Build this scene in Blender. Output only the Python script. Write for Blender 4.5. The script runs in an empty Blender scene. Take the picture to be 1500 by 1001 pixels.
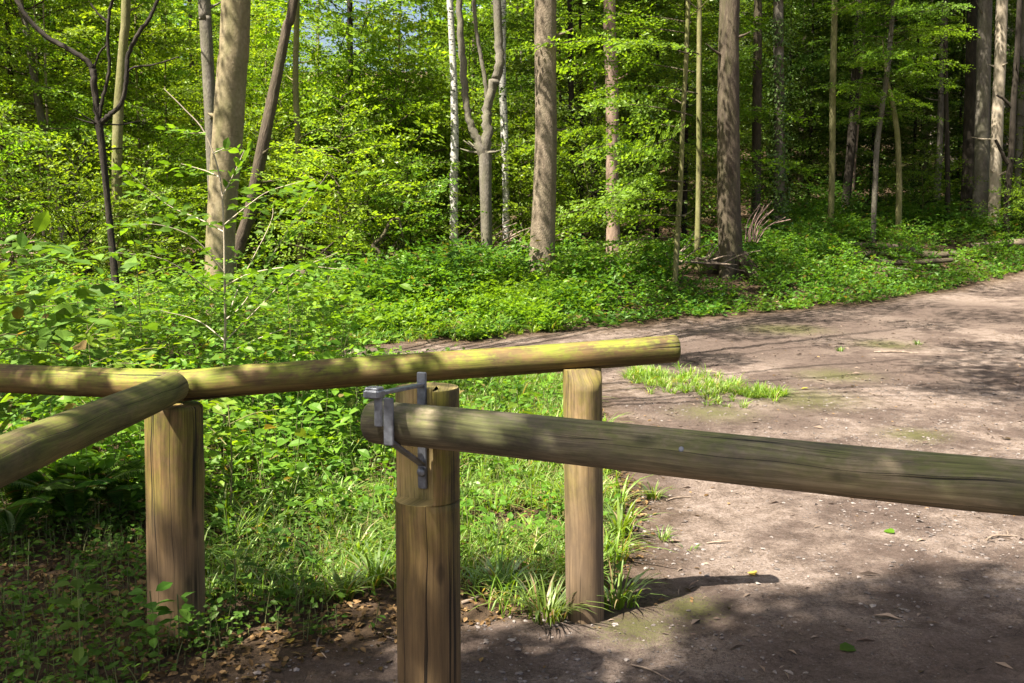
import bpy, math, random
import numpy as np
from mathutils import Vector

# ------------------------------------------------------------------ camera, sky, sun, exposure
scene = bpy.context.scene
COL = scene.collection
F = 1458.0                      # focal length in pixels of the 1500 px wide photograph (35 mm lens)
CAM_H = 1.55
PITCH = math.radians(6.4)
cam_data = bpy.data.cameras.new('camera')
cam_data.sensor_width = 36.0
cam_data.lens = 36.0 * F / 1500.0
cam_data.clip_start = 0.05
cam_data.clip_end = 1000.0
cam_data.dof.use_dof = True
cam_data.dof.focus_distance = 5.0
cam_data.dof.aperture_fstop = 16.0
cam = bpy.data.objects.new('camera', cam_data)
cam.location = (0, 0, CAM_H)
cam.rotation_euler = (math.radians(90) - PITCH, 0, 0)
COL.objects.link(cam)
scene.camera = cam

SUN_DIR = Vector((0.50, 0.36, -1.05)).normalized()      # the way the light travels
world = bpy.data.worlds.new('World')
scene.world = world
world.use_nodes = True
wn = world.node_tree.nodes
bg = wn['Background']
sky = wn.new('ShaderNodeTexSky')
sky.sky_type = 'NISHITA'
sky.sun_disc = False
sky.air_density = 1.0
sky.dust_density = 4.0
sky.ozone_density = 0.3
sky.sun_elevation = math.asin(-SUN_DIR.z)
sky.sun_rotation = math.atan2(-SUN_DIR.x, -SUN_DIR.y)
world.node_tree.links.new(sky.outputs[0], bg.inputs[0])
bg.inputs[1].default_value = 0.047
sun_data = bpy.data.lights.new('sun', 'SUN')
sun_data.energy = 5.0
sun_data.angle = math.radians(0.53)
sun_data.color = (1.0, 0.94, 0.83)
sun = bpy.data.objects.new('sun', sun_data)
sun.rotation_euler = SUN_DIR.to_track_quat('-Z', 'Y').to_euler()
sun.location = (-10, -8, 25)
COL.objects.link(sun)
scene.view_settings.view_transform = 'Standard'
scene.view_settings.look = 'None'
scene.view_settings.gamma = 1.0
scene.view_settings.exposure = 2.2
scene.render.engine = 'CYCLES'
scene.cycles.max_bounces = 7
scene.cycles.diffuse_bounces = 4
scene.cycles.glossy_bounces = 2
scene.cycles.transmission_bounces = 5
scene.cycles.use_denoising = True

rng = np.random.default_rng(11)
random.seed(5)

# ------------------------------------------------------------------ helpers
CP, SP = math.cos(PITCH), math.sin(PITCH)


def at(u, v, y):
    """the point at depth y (metres ahead) that the photograph shows at pixel (u, v)"""
    a = (u - 750.0) / F
    b = (500.5 - v) / F
    k = y / (CP + b * SP)
    return np.array([a * k, y, CAM_H + k * (b * CP - SP)])


def vnoise(x, y, seed=0):
    x = np.asarray(x, float); y = np.asarray(y, float)
    xi = np.floor(x).astype(np.int64); yi = np.floor(y).astype(np.int64)
    xf = x - xi; yf = y - yi
    xf = xf * xf * (3 - 2 * xf); yf = yf * yf * (3 - 2 * yf)

    def hsh(a, b):
        n = (a * 374761393 + b * 668265263 + seed * 974634777) & 0x7fffffff
        n = ((n ^ (n >> 13)) * 1274126177) & 0x7fffffff
        return ((n ^ (n >> 16)) & 0xffff) / 65535.0
    return (hsh(xi, yi) * (1 - xf) + hsh(xi + 1, yi) * xf) * (1 - yf) + (hsh(xi, yi + 1) * (1 - xf) + hsh(xi + 1, yi + 1) * xf) * yf


def fbm(x, y, seed=0, o=4):
    s = 0; a = .5; t = 0
    for i in range(o):
        s = s + a * vnoise(x * 2 ** i, y * 2 ** i, seed + i); t += a; a *= .5
    return s / t


def sstep(a, b, x):
    t = np.clip((np.asarray(x, float) - a) / (b - a), 0, 1)
    return t * t * (3 - 2 * t)


FARX = [-30, -2.2, -.4, 2.5, 5.8, 11.3, 30, 150]
FARY = [11.6, 12.0, 12.8, 14.7, 17.0, 22.0, 40.0, 150]


def y_far(x):
    return np.interp(x, FARX, FARY)


NEARY = [-30, 3.0, 3.6, 4.15, 4.35, 4.1, 4.35, 5.6, 7.4, 10.0, 11.2, 11.3]
NEARX = [-1.25, -1.2, -1.06, -.54, -.25, .2, .45, .62, .74, .75, .55, -2.2]


def x_near(y):
    # the right border of the grown-over corner behind the fence, as a function of depth
    yy = [-30, 2.9, 3.55, 3.9, 4.0, 4.5, 5.6, 7.4, 9.8, 10.6, 11.3, 11.6, 200]
    xx = [-1.3, -1.25, -.95, -.35, .12, .42, .62, .74, .72, .3, -1.6, -2.3, -2.3]
    return np.interp(y, yy, xx)


def path_mask(x, y):
    """> 0 on the bare track, in metres from its border (roughly)"""
    e = (fbm(x * 1.7, y * 1.7, 3) - .5) * .5
    d1 = (y_far(x) - y) * .78
    d2 = x - x_near(y)
    d3 = 16 - x + .8 * np.maximum(0, y - 10)
    return np.minimum(np.minimum(d1, d2), d3) + e


def ground_z(x, y):
    x = np.asarray(x, float); y = np.asarray(y, float)
    z = 0.03 * np.log1p(np.exp(np.clip((y - 8) * 1.5, -30, 30))) / 1.5 * np.where(y < 28, 1, 1)
    z = np.where(y > 26, .03 * 18 + .03 * (y - 26), z)
    bank = sstep(0, 3.4, y - y_far(x)) * sstep(-4.5, -1.0, x) * .45
    hill = .10 * np.maximum(0, y - 20) * sstep(1, 11, x)
    far = .20 * np.maximum(0, y - 58)
    z = z + bank + hill + far - .06 * (1 - sstep(4.6, 8.0, y))
    off = 1 - sstep(-.2, .5, path_mask(x, y))
    z = z + (fbm(x * .8, y * .8, 9) - .5) * .10 * off * sstep(4, 8, y)
    z = z + (fbm(x * 3.1, y * 3.1, 5) - .5) * .03 + (fbm(x * 11, y * 11, 6, 3) - .5) * .022
    return z


def gz(x, y):
    return float(ground_z(np.array([x]), np.array([y]))[0])


class MB:
    def __init__(self):
        self.v = []; self.f = []; self.n = 0

    def add(self, verts, faces, mat=0, uv=None):
        verts = np.asarray(verts, np.float32).reshape(-1, 3)
        faces = np.asarray(faces, np.int32)
        self.v.append(verts)
        self.f.append((faces + self.n, mat, uv))
        self.n += len(verts)

    def mesh(self, name, mats, smooth=True):
        me = bpy.data.meshes.new(name)
        v = np.concatenate(self.v)
        me.vertices.add(len(v))
        me.vertices.foreach_set('co', v.ravel())
        loops = np.concatenate([f.ravel() for f, m, u in self.f])
        tot = np.concatenate([np.full(len(f), f.shape[1], np.int32) for f, m, u in self.f])
        start = np.concatenate([[0], np.cumsum(tot)[:-1]]).astype(np.int32)
        mi = np.concatenate([np.full(len(f), m, np.int32) for f, m, u in self.f])
        me.loops.add(len(loops))
        me.loops.foreach_set('vertex_index', loops.astype(np.int32))
        me.polygons.add(len(tot))
        me.polygons.foreach_set('loop_start', start)
        me.polygons.foreach_set('loop_total', tot)
        me.polygons.foreach_set('material_index', mi)
        sm = smooth if isinstance(smooth, (list, tuple)) else [smooth] * (mi.max() + 1)
        me.polygons.foreach_set('use_smooth', np.array(sm, bool)[mi])
        if any(u is not None for f, m, u in self.f):
            uv = np.concatenate([(np.asarray(u, np.float32).reshape(-1, 2) if u is not None else np.zeros((f.size, 2), np.float32)) for f, m, u in self.f])
            lay = me.uv_layers.new(name='UVMap')
            lay.data.foreach_set('uv', uv.ravel())
        for m in mats:
            me.materials.append(m)
        me.update(calc_edges=True)
        me.validate()
        return me

    def build(self, name, mats, parent=None, smooth=True, loc=None):
        return link(name, self.mesh(name, mats, smooth), parent, loc)


def link(name, me, parent=None, loc=None):
    o = bpy.data.objects.new(name, me)
    COL.objects.link(o)
    if parent is not None:
        o.parent = parent
    if loc is not None:
        o.location = [float(c) for c in loc]
    return o


def tag(o, label=None, cat=None, group=None, kind=None):
    if label: o['label'] = label
    if cat: o['category'] = cat
    if group: o['group'] = group
    if kind: o['kind'] = kind
    return o


def thing(name, loc, label, cat, group=None):
    o = bpy.data.objects.new(name, None)
    o.empty_display_size = .2
    COL.objects.link(o)
    o.location = [float(c) for c in loc]
    return tag(o, label, cat, group)


def unit(a):
    a = np.asarray(a, float)
    return a / np.maximum(np.linalg.norm(a, axis=-1, keepdims=True), 1e-9)


def tube(mb, pts, rad, n=8, mat=0, cap=True, bump=None, uv0=0.0):
    """a tapered limb along a polyline; uv in metres (round, along)"""
    pts = np.asarray(pts, float); m = len(pts)
    rad = np.broadcast_to(np.asarray(rad, float), (m,))
    tan = unit(np.gradient(pts, axis=0))
    ref = np.array([0, 1., 0]) if abs(tan[0][1]) < .8 else np.array([1., 0, 0])
    e1 = unit(np.cross(tan, ref)); e2 = np.cross(tan, e1)
    ang = np.linspace(0, 2 * np.pi, n, endpoint=False)
    r = np.repeat(rad[:, None], n, 1)
    if bump is not None:
        r = r * bump(np.arange(m)[:, None] + 0 * ang[None], ang[None] + 0 * r)
    V = pts[:, None] + r[..., None] * (np.cos(ang)[None, :, None] * e1[:, None] + np.sin(ang)[None, :, None] * e2[:, None])
    i, j = np.meshgrid(np.arange(m - 1), np.arange(n), indexing='ij')
    j2 = (j + 1) % n
    faces = np.stack([i * n + j, i * n + j2, (i + 1) * n + j2, (i + 1) * n + j], -1).reshape(-1, 4)
    s = np.concatenate([[0], np.cumsum(np.linalg.norm(np.diff(pts, axis=0), axis=1))]) + uv0
    circ = 2 * np.pi * rad.mean()
    U = np.stack([np.stack([j / n * circ, s[i]], -1), np.stack([(j + 1) / n * circ, s[i]], -1),
                  np.stack([(j + 1) / n * circ, s[i + 1]], -1), np.stack([j / n * circ, s[i + 1]], -1)], 2).reshape(-1, 4, 2)
    mb.add(V.reshape(-1, 3), faces, mat, U)
    if cap:
        for k in (0, m - 1):
            ring = V[k]; c = ring.mean(0)
            vv = np.concatenate([ring, c[None]])
            a = np.arange(n); b = (a + 1) % n
            f = np.stack([a, b, np.full(n, n)], -1) if k else np.stack([b, a, np.full(n, n)], -1)
            uvc = np.zeros((n, 3, 2))
            for q, idx in enumerate((f[:, 0], f[:, 1], f[:, 2])):
                uvc[:, q, 0] = np.where(idx < n, np.cos(idx / n * 2 * np.pi), 0) * rad[k] + 7.3
                uvc[:, q, 1] = np.where(idx < n, np.sin(idx / n * 2 * np.pi), 0) * rad[k] + 7.3
            mb.add(vv, f, mat, uvc)


def box(mb, c, ax, half, mat=0, bev=.0):
    """box with axes ax (3x3 rows), half sizes; bevelled by chamfering the long corners"""
    c = np.asarray(c, float); ax = np.asarray(ax, float); h = np.asarray(half, float)
    b = bev
    prof = np.array([[-h[0] + b, -h[1]], [h[0] - b, -h[1]], [h[0], -h[1] + b], [h[0], h[1] - b], [h[0] - b, h[1]], [-h[0] + b, h[1]], [-h[0], h[1] - b], [-h[0], -h[1] + b]])
    rings = []
    for z, s in ((-h[2], 1 - b / h[0]), (-h[2] + b, 1), (h[2] - b, 1), (h[2], 1 - b / h[0])):
        rings.append(c + (prof * s) @ ax[:2] + z * ax[2])
    V = np.concatenate(rings); f = []
    for k in range(3):
        for j in range(8):
            j2 = (j + 1) % 8
            f.append((k * 8 + j, k * 8 + j2, (k + 1) * 8 + j2, (k + 1) * 8 + j))
    mb.add(V, f, mat)
    mb.add(rings[0], [list(range(7, -1, -1))], mat)
    mb.add(rings[3], [list(range(8))], mat)


# leaves -----------------------------------------------------------
T_FAR = (np.array([[0, 0, 0], [.45, -.5, .10], [1, 0, -.06], [.45, .5, .10]]), np.array([[0, 1, 2], [0, 2, 3]]))
T_NEAR = (np.array([[0, 0, 0], [.22, -.36, .05], [.22, 0, 0], [.22, .36, .05], [.58, -.46, .02], [.58, 0, -.04], [.58, .46, .02], [1, 0, -.16]]),
          np.array([[0, 1, 2, 2], [0, 2, 3, 3], [1, 4, 5, 2], [2, 5, 6, 3], [4, 7, 5, 5], [5, 7, 6, 6]]))


def leaves(mb, P, D, N, L, Wd, tmpl=T_FAR, mat=0):
    P = np.asarray(P, float); n = len(P)
    if n == 0: return
    D = unit(D); S = unit(np.cross(N, D)); Nn = np.cross(D, S)
    L = np.broadcast_to(L, (n,))[:, None, None]; Wd = np.broadcast_to(Wd, (n,))[:, None, None]
    t, f = tmpl
    V = P[:, None] + L * t[None, :, :1] * D[:, None] + Wd * t[None, :, 1:2] * S[:, None] + L * t[None, :, 2:] * Nn[:, None]
    off = (np.arange(n) * len(t))[:, None, None]
    if f.shape[1] == 4:
        tri = f[f[:, 2] == f[:, 3]][:, :3]; quad = f[f[:, 2] != f[:, 3]]
        base = mb.n
        mb.add(V.reshape(-1, 3), (quad[None] + off).reshape(-1, 4), mat)
        mb.f.append(((tri[None] + off).reshape(-1, 3) + base, mat, None))
    else:
        mb.add(V.reshape(-1, 3), (f[None] + off).reshape(-1, f.shape[1]), mat)


def twig_leaves(starts, dirs, lens, norms, step, rg, spread=.85, jit=.28):
    """leaves alternating along twigs: returns positions, directions, normals"""
    starts = np.asarray(starts, float); dirs = unit(dirs); lens = np.asarray(lens, float); norms = unit(norms)
    cnt = np.maximum(2, (lens / step).astype(int))
    idx = np.repeat(np.arange(len(lens)), cnt)
    k = np.concatenate([np.arange(c) for c in cnt])
    t = (k + 1 + rg.uniform(-.3, .3, len(k))) / (cnt[idx] + .5)
    side = np.where(k % 2 == 0, 1.0, -1.0)
    last = k == cnt[idx] - 1
    side[last] = rg.uniform(-.3, .3, last.sum())
    d = dirs[idx]; nn = norms[idx]
    s = np.cross(nn, d)
    droop = np.array([0, 0, -1.0])[None] * (lens[idx] * t * t * .18)[:, None]
    P = starts[idx] + d * (lens[idx] * t)[:, None] + droop
    D = d * .65 + s * (side * spread)[:, None] + rg.normal(0, .18, (len(k), 3))
    Nn = nn + rg.normal(0, jit, (len(k), 3))
    return P, D, Nn


# ------------------------------------------------------------------ materials
def new_mat(name):
    m = bpy.data.materials.new(name); m.use_nodes = True
    nt = m.node_tree; nt.nodes.clear()
    return m, nt, nt.nodes, nt.links


def N(nodes, t, **kw):
    n = nodes.new(t)
    for k, v in kw.items():
        if k.startswith('i_'):
            n.inputs[int(k[2:])].default_value = v
        else:
            setattr(n, k, v)
    return n


def ramp(nodes, stops, interp='LINEAR'):
    r = nodes.new('ShaderNodeValToRGB'); cr = r.color_ramp; cr.interpolation = interp
    cr.elements[0].position = stops[0][0]; cr.elements[0].color = tuple(stops[0][1]) + (1,)
    cr.elements[1].position = stops[-1][0]; cr.elements[1].color = tuple(stops[-1][1]) + (1,)
    for p, c in stops[1:-1]:
        e = cr.elements.new(p); e.color = tuple(c) + (1,)
    return r


def g3(v): return (v, v, v)


def leaf_mat(name, dark, mid, light, trans=.48, tint=(1.9, 1.7, .45), gloss=.05, rough=.42, dead=None):
    m, nt, nd, lk = new_mat(name)
    geo = N(nd, 'ShaderNodeNewGeometry')
    r = ramp(nd, [(0, dark), (.55, mid), (1, light)] if not dead else [(0, dead[0]), (dead[1], dead[0]), (dead[1] + .02, dark), (.6, mid), (1, light)])
    lk.new(geo.outputs['Random Per Island'], r.inputs[0])
    tc = N(nd, 'ShaderNodeTexCoord')
    oi = N(nd, 'ShaderNodeObjectInfo')
    no = N(nd, 'ShaderNodeTexNoise'); no.inputs['Scale'].default_value = .9; no.inputs['Detail'].default_value = 3
    lk.new(tc.outputs['Object'], no.inputs['Vector'])
    hs = N(nd, 'ShaderNodeHueSaturation')
    mr = N(nd, 'ShaderNodeMapRange', i_1=.3, i_2=.7, i_3=.75, i_4=1.25)
    lk.new(no.outputs[0], mr.inputs[0]); mv = N(nd, 'ShaderNodeMath', operation='MULTIPLY_ADD', i_1=.5, i_2=.75); ov = N(nd, 'ShaderNodeMath', operation='FRACT'); om = N(nd, 'ShaderNodeMath', operation='MULTIPLY', i_1=7.31); lk.new(oi.outputs['Random'], om.inputs[0]); lk.new(om.outputs[0], ov.inputs[0]); lk.new(ov.outputs[0], mv.inputs[0]); mv2 = N(nd, 'ShaderNodeMath', operation='MULTIPLY'); lk.new(mv.outputs[0], mv2.inputs[0]); lk.new(mr.outputs[0], mv2.inputs[1]); lk.new(mv2.outputs[0], hs.inputs['Value'])
    mh = N(nd, 'ShaderNodeMapRange', i_1=0., i_2=1., i_3=.472, i_4=.512)
    lk.new(oi.outputs['Random'], mh.inputs[0]); lk.new(mh.outputs[0], hs.inputs['Hue'])
    lk.new(r.outputs[0], hs.inputs['Color'])
    dif = N(nd, 'ShaderNodeBsdfDiffuse'); lk.new(hs.outputs[0], dif.inputs[0])
    tm = N(nd, 'ShaderNodeMix', data_type='RGBA', blend_type='MULTIPLY'); tm.inputs[0].default_value = 1
    lk.new(hs.outputs[0], tm.inputs[6]); tm.inputs[7].default_value = tint + (1,)
    tr = N(nd, 'ShaderNodeBsdfTranslucent'); lk.new(tm.outputs[2], tr.inputs[0])
    mx = N(nd, 'ShaderNodeMixShader', i_0=trans); lk.new(dif.outputs[0], mx.inputs[1]); lk.new(tr.outputs[0], mx.inputs[2])
    gl = N(nd, 'ShaderNodeBsdfGlossy'); gl.inputs['Roughness'].default_value = rough; gl.inputs[0].default_value = (.85, .95, .6, 1)
    fr = N(nd, 'ShaderNodeFresnel'); fr.inputs[0].default_value = 1.4
    mm = N(nd, 'ShaderNodeMath', operation='MULTIPLY_ADD', i_1=.22, i_2=gloss - .045); lk.new(fr.outputs[0], mm.inputs[0])
    m2 = N(nd, 'ShaderNodeMixShader'); lk.new(mm.outputs[0], m2.inputs[0]); lk.new(mx.outputs[0], m2.inputs[1]); lk.new(gl.outputs[0], m2.inputs[2])
    out = N(nd, 'ShaderNodeOutputMaterial'); lk.new(m2.outputs[0], out.inputs[0])
    return m


def wood_mat(name, cols, algae, algae_amt, crack=.5, low=None, ztop=1.0, seed=0.0):
    """weathered round timber: long grain, cracks, knots, algae on the upper side"""
    m, nt, nd, lk = new_mat(name)
    uv = N(nd, 'ShaderNodeUVMap')
    add = N(nd, 'ShaderNodeVectorMath', operation='ADD'); add.inputs[1].default_value = (seed, seed * 1.7, 0)
    lk.new(uv.outputs[0], add.inputs[0])

    def mapped(sx, sy):
        mp = N(nd, 'ShaderNodeVectorMath', operation='MULTIPLY'); mp.inputs[1].default_value = (sx, sy, 1)
        lk.new(add.outputs[0], mp.inputs[0]); return mp
    # warp so grain flows round knots
    vk = N(nd, 'ShaderNodeTexVoronoi'); vk.inputs['Scale'].default_value = 1; lk.new(mapped(5.5, 2.4).outputs[0], vk.inputs['Vector'])
    wn_ = N(nd, 'ShaderNodeTexNoise'); wn_.inputs['Scale'].default_value = 1; wn_.inputs['Detail'].default_value = 2
    lk.new(mapped(6, 1.6).outputs[0], wn_.inputs['Vector'])
    wsub = N(nd, 'ShaderNodeVectorMath', operation='MULTIPLY_ADD'); wsub.inputs[1].default_value = (.05, 0, 0)
    lk.new(wn_.outputs[1], wsub.inputs[0]); lk.new(add.outputs[0], wsub.inputs[2])

    def noise(sx, sy, det=4, rough=.6):
        mp = N(nd, 'ShaderNodeVectorMath', operation='MULTIPLY'); mp.inputs[1].default_value = (sx, sy, 1)
        lk.new(wsub.outputs[0], mp.inputs[0])
        n = N(nd, 'ShaderNodeTexNoise'); n.inputs['Scale'].default_value = 1; n.inputs['Detail'].default_value = det; n.inputs['Roughness'].default_value = rough
        lk.new(mp.outputs[0], n.inputs['Vector']); return n
    grain = noise(95, 2.6, 7, .75)
    broad = noise(22, 1.3, 4)
    blot = noise(9, 4.5, 4)
    r = ramp(nd, [(.37, cols[0]), (.5, cols[1]), (.63, cols[2])])
    mg = N(nd, 'ShaderNodeMix', data_type='FLOAT', i_0=.45); lk.new(grain.outputs[0], mg.inputs[2]); lk.new(broad.outputs[0], mg.inputs[3])
    lk.new(mg.outputs[0], r.inputs[0])
    col = r.outputs[0]
    wet = noise(7, 2.2, 6, .65)
    wr = ramp(nd, [(.38, (.42, .43, .42)), (.48, (.85, .85, .80)), (.60, (1.25, 1.18, 1.05))]); lk.new(wet.outputs[0], wr.inputs[0])
    wm = N(nd, 'ShaderNodeMix', data_type='RGBA', blend_type='MULTIPLY', i_0=1.); lk.new(col, wm.inputs[6]); lk.new(wr.outputs[0], wm.inputs[7]); col = wm.outputs[2]
    geo = N(nd, 'ShaderNodeNewGeometry')
    sep = N(nd, 'ShaderNodeSeparateXYZ')
    if low is not None:
        lk.new(geo.outputs['Position'], sep.inputs[0])
        mr = N(nd, 'ShaderNodeMapRange', i_1=.15, i_2=.65, i_3=1., i_4=0.)
        z2 = N(nd, 'ShaderNodeMath', operation='MULTIPLY_ADD', i_1=.7, i_2=-.35); lk.new(blot.outputs[0], z2.inputs[0])
        z3 = N(nd, 'ShaderNodeMath', operation='ADD'); lk.new(sep.outputs[2], z3.inputs[0]); lk.new(z2.outputs[0], z3.inputs[1])
        lk.new(z3.outputs[0], mr.inputs[0])
        ml = N(nd, 'ShaderNodeMix', data_type='RGBA', blend_type='MIX')
        mf = N(nd, 'ShaderNodeMath', operation='MULTIPLY', i_1=.75); lk.new(mr.outputs[0], mf.inputs[0]); lk.new(mf.outputs[0], ml.inputs[0])
        lk.new(col, ml.inputs[6])
        rl = ramp(nd, [(.3, [c * .7 for c in low]), (.7, [c * 1.25 for c in low])]); lk.new(grain.outputs[0], rl.inputs[0])
        lk.new(rl.outputs[0], ml.inputs[7]); col = ml.outputs[2]
        # algae near the head of the post
        am = N(nd, 'ShaderNodeMapRange', i_1=.35, i_2=ztop, i_3=0., i_4=1.); lk.new(z3.outputs[0], am.inputs[0])
        up = am.outputs[0]
    else:
        sn = N(nd, 'ShaderNodeSeparateXYZ'); lk.new(geo.outputs['Normal'], sn.inputs[0])
        am = N(nd, 'ShaderNodeMapRange', i_1=-.75, i_2=.55, i_3=0., i_4=1.); lk.new(sn.outputs[2], am.inputs[0])
        up = am.outputs[0]
    fleck = noise(55, 30, 5, .7)
    bf = N(nd, 'ShaderNodeMix', data_type='FLOAT', i_0=.42); lk.new(blot.outputs[0], bf.inputs[2]); lk.new(fleck.outputs[0], bf.inputs[3])
    ar = N(nd, 'ShaderNodeMapRange', i_1=.42, i_2=.56, i_3=0., i_4=1.); lk.new(bf.outputs[0], ar.inputs[0])
    a1 = N(nd, 'ShaderNodeMath', operation='MULTIPLY'); lk.new(ar.outputs[0], a1.inputs[0]); lk.new(up, a1.inputs[1])
    a2 = N(nd, 'ShaderNodeMath', operation='MULTIPLY', i_1=algae_amt); lk.new(a1.outputs[0], a2.inputs[0])
    ag = ramp(nd, [(.38, [c * .5 for c in algae]), (.62, [c * 1.35 for c in algae])]); lk.new(grain.outputs[0], ag.inputs[0])
    ma = N(nd, 'ShaderNodeMix', data_type='RGBA'); lk.new(a2.outputs[0], ma.inputs[0]); lk.new(col, ma.inputs[6]); lk.new(ag.outputs[0], ma.inputs[7])
    col = ma.outputs[2]
    # knots
    kr = ramp(nd, [(.0, g3(.28)), (.06, g3(.45)), (.11, g3(1))]); lk.new(vk.outputs[0], kr.inputs[0])
    km = N(nd, 'ShaderNodeMix', data_type='RGBA', blend_type='MULTIPLY', i_0=.8); lk.new(col, km.inputs[6]); lk.new(kr.outputs[0], km.inputs[7]); col = km.outputs[2]
    # cracks: contour lines of a long stretched noise
    cn = noise(13, .10, 3, .5)
    ck = noise(4, 1.1, 3, .5)
    cs = N(nd, 'ShaderNodeMath', operation='SUBTRACT', i_1=.5); lk.new(cn.outputs[0], cs.inputs[0])
    ca = N(nd, 'ShaderNodeMath', operation='ABSOLUTE'); lk.new(cs.outputs[0], ca.inputs[0])
    cm = N(nd, 'ShaderNodeMapRange', i_1=.003 * crack, i_2=.012 * crack, i_3=0., i_4=1.); lk.new(ca.outputs[0], cm.inputs[0])
    kf = N(nd, 'ShaderNodeMapRange', i_1=.42, i_2=.50, i_3=1., i_4=0.); lk.new(ck.outputs[0], kf.inputs[0])
    cmx = N(nd, 'ShaderNodeMath', operation='MAXIMUM'); lk.new(cm.outputs[0], cmx.inputs[0]); lk.new(kf.outputs[0], cmx.inputs[1]); cm = cmx
    mc = N(nd, 'ShaderNodeMix', data_type='RGBA', blend_type='MULTIPLY', i_0=.88); lk.new(col, mc.inputs[6])
    lk.new(cm.outputs[0], mc.inputs[7]); col = mc.outputs[2]
    bs = N(nd, 'ShaderNodeBsdfPrincipled'); lk.new(col, bs.inputs['Base Color']); bs.inputs['Roughness'].default_value = .75
    bs.inputs['Specular IOR Level'].default_value = .3
    hm = N(nd, 'ShaderNodeMath', operation='MULTIPLY_ADD', i_1=.25); lk.new(grain.outputs[0], hm.inputs[0]); lk.new(cm.outputs[0], hm.inputs[2])
    bp = N(nd, 'ShaderNodeBump'); bp.inputs['Strength'].default_value = .6; bp.inputs['Distance'].default_value = .006
    lk.new(hm.outputs[0], bp.inputs['Height']); lk.new(bp.outputs[0], bs.inputs['Normal'])
    out = N(nd, 'ShaderNodeOutputMaterial'); lk.new(bs.outputs[0], out.inputs[0])
    return m


def bark_mat(name, c0, c1, c2, su=40, sv=8, bump=.5, moss=None, moss_amt=0., dashes=None):
    m, nt, nd, lk = new_mat(name)
    uv = N(nd, 'ShaderNodeUVMap'); oi = N(nd, 'ShaderNodeObjectInfo')
    add = N(nd, 'ShaderNodeVectorMath', operation='ADD'); lk.new(uv.outputs[0], add.inputs[0])
    mulr = N(nd, 'ShaderNodeMath', operation='MULTIPLY', i_1=37.); lk.new(oi.outputs['Random'], mulr.inputs[0]); lk.new(mulr.outputs[0], add.inputs[1])

    def noise(sx, sy, det=5, rough=.6):
        mp = N(nd, 'ShaderNodeVectorMath', operation='MULTIPLY'); mp.inputs[1].default_value = (sx, sy, 1); lk.new(add.outputs[0], mp.inputs[0])
        n = N(nd, 'ShaderNodeTexNoise'); n.inputs['Scale'].default_value = 1; n.inputs['Detail'].default_value = det; n.inputs['Roughness'].default_value = rough
        lk.new(mp.outputs[0], n.inputs['Vector']); return n
    n1 = noise(su, sv); n2 = noise(5, 2.2, 4)
    mg = N(nd, 'ShaderNodeMix', data_type='FLOAT', i_0=.5); lk.new(n1.outputs[0], mg.inputs[2]); lk.new(n2.outputs[0], mg.inputs[3])
    r = ramp(nd, [(.3, c0), (.5, c1), (.68, c2)]); lk.new(mg.outputs[0], r.inputs[0]); col = r.outputs[0]
    if moss:
        n3 = noise(7, 1.7, 5)
        mr = N(nd, 'ShaderNodeMapRange', i_1=.42, i_2=.66, i_3=0., i_4=moss_amt); lk.new(n3.outputs[0], mr.inputs[0])
        mm = N(nd, 'ShaderNodeMix', data_type='RGBA'); lk.new(mr.outputs[0], mm.inputs[0]); lk.new(col, mm.inputs[6]); mm.inputs[7].default_value = tuple(moss) + (1,); col = mm.outputs[2]
    if dashes:
        n4 = noise(dashes[0], dashes[1], 3)
        dr = N(nd, 'ShaderNodeMapRange', i_1=dashes[2], i_2=dashes[2] + .05, i_3=1., i_4=dashes[3]); lk.new(n4.outputs[0], dr.inputs[0])
        dm = N(nd, 'ShaderNodeMix', data_type='RGBA', blend_type='MULTIPLY', i_0=1.); lk.new(col, dm.inputs[6]); lk.new(dr.outputs[0], dm.inputs[7]); col = dm.outputs[2]
    bs = N(nd, 'ShaderNodeBsdfPrincipled'); lk.new(col, bs.inputs['Base Color']); bs.inputs['Roughness'].default_value = .85
    bs.inputs['Specular IOR Level'].default_value = .2
    bp = N(nd, 'ShaderNodeBump'); bp.inputs['Strength'].default_value = bump; bp.inputs['Distance'].default_value = .02
    lk.new(n1.outputs[0], bp.inputs['Height']); lk.new(bp.outputs[0], bs.inputs['Normal'])
    out = N(nd, 'ShaderNodeOutputMaterial'); lk.new(bs.outputs[0], out.inputs[0])
    return m


def plain_mat(name, stops, scale=30, rough=.8, bump=.2, island=False, metallic=0., dist=.004):
    m, nt, nd, lk = new_mat(name)
    tc = N(nd, 'ShaderNodeTexCoord')
    n = N(nd, 'ShaderNodeTexNoise'); n.inputs['Scale'].default_value = scale; n.inputs['Detail'].default_value = 5
    lk.new(tc.outputs['Object'], n.inputs['Vector'])
    r = ramp(nd, stops)
    if island:
        geo = N(nd, 'ShaderNodeNewGeometry'); lk.new(geo.outputs['Random Per Island'], r.inputs[0])
    else:
        lk.new(n.outputs[0], r.inputs[0])
    bs = N(nd, 'ShaderNodeBsdfPrincipled'); lk.new(r.outputs[0], bs.inputs['Base Color']); bs.inputs['Roughness'].default_value = rough
    bs.inputs['Metallic'].default_value = metallic
    bp = N(nd, 'ShaderNodeBump'); bp.inputs['Strength'].default_value = bump; bp.inputs['Distance'].default_value = dist
    lk.new(n.outputs[0], bp.inputs['Height']); lk.new(bp.outputs[0], bs.inputs['Normal'])
    out = N(nd, 'ShaderNodeOutputMaterial'); lk.new(bs.outputs[0], out.inputs[0])
    return m


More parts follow.
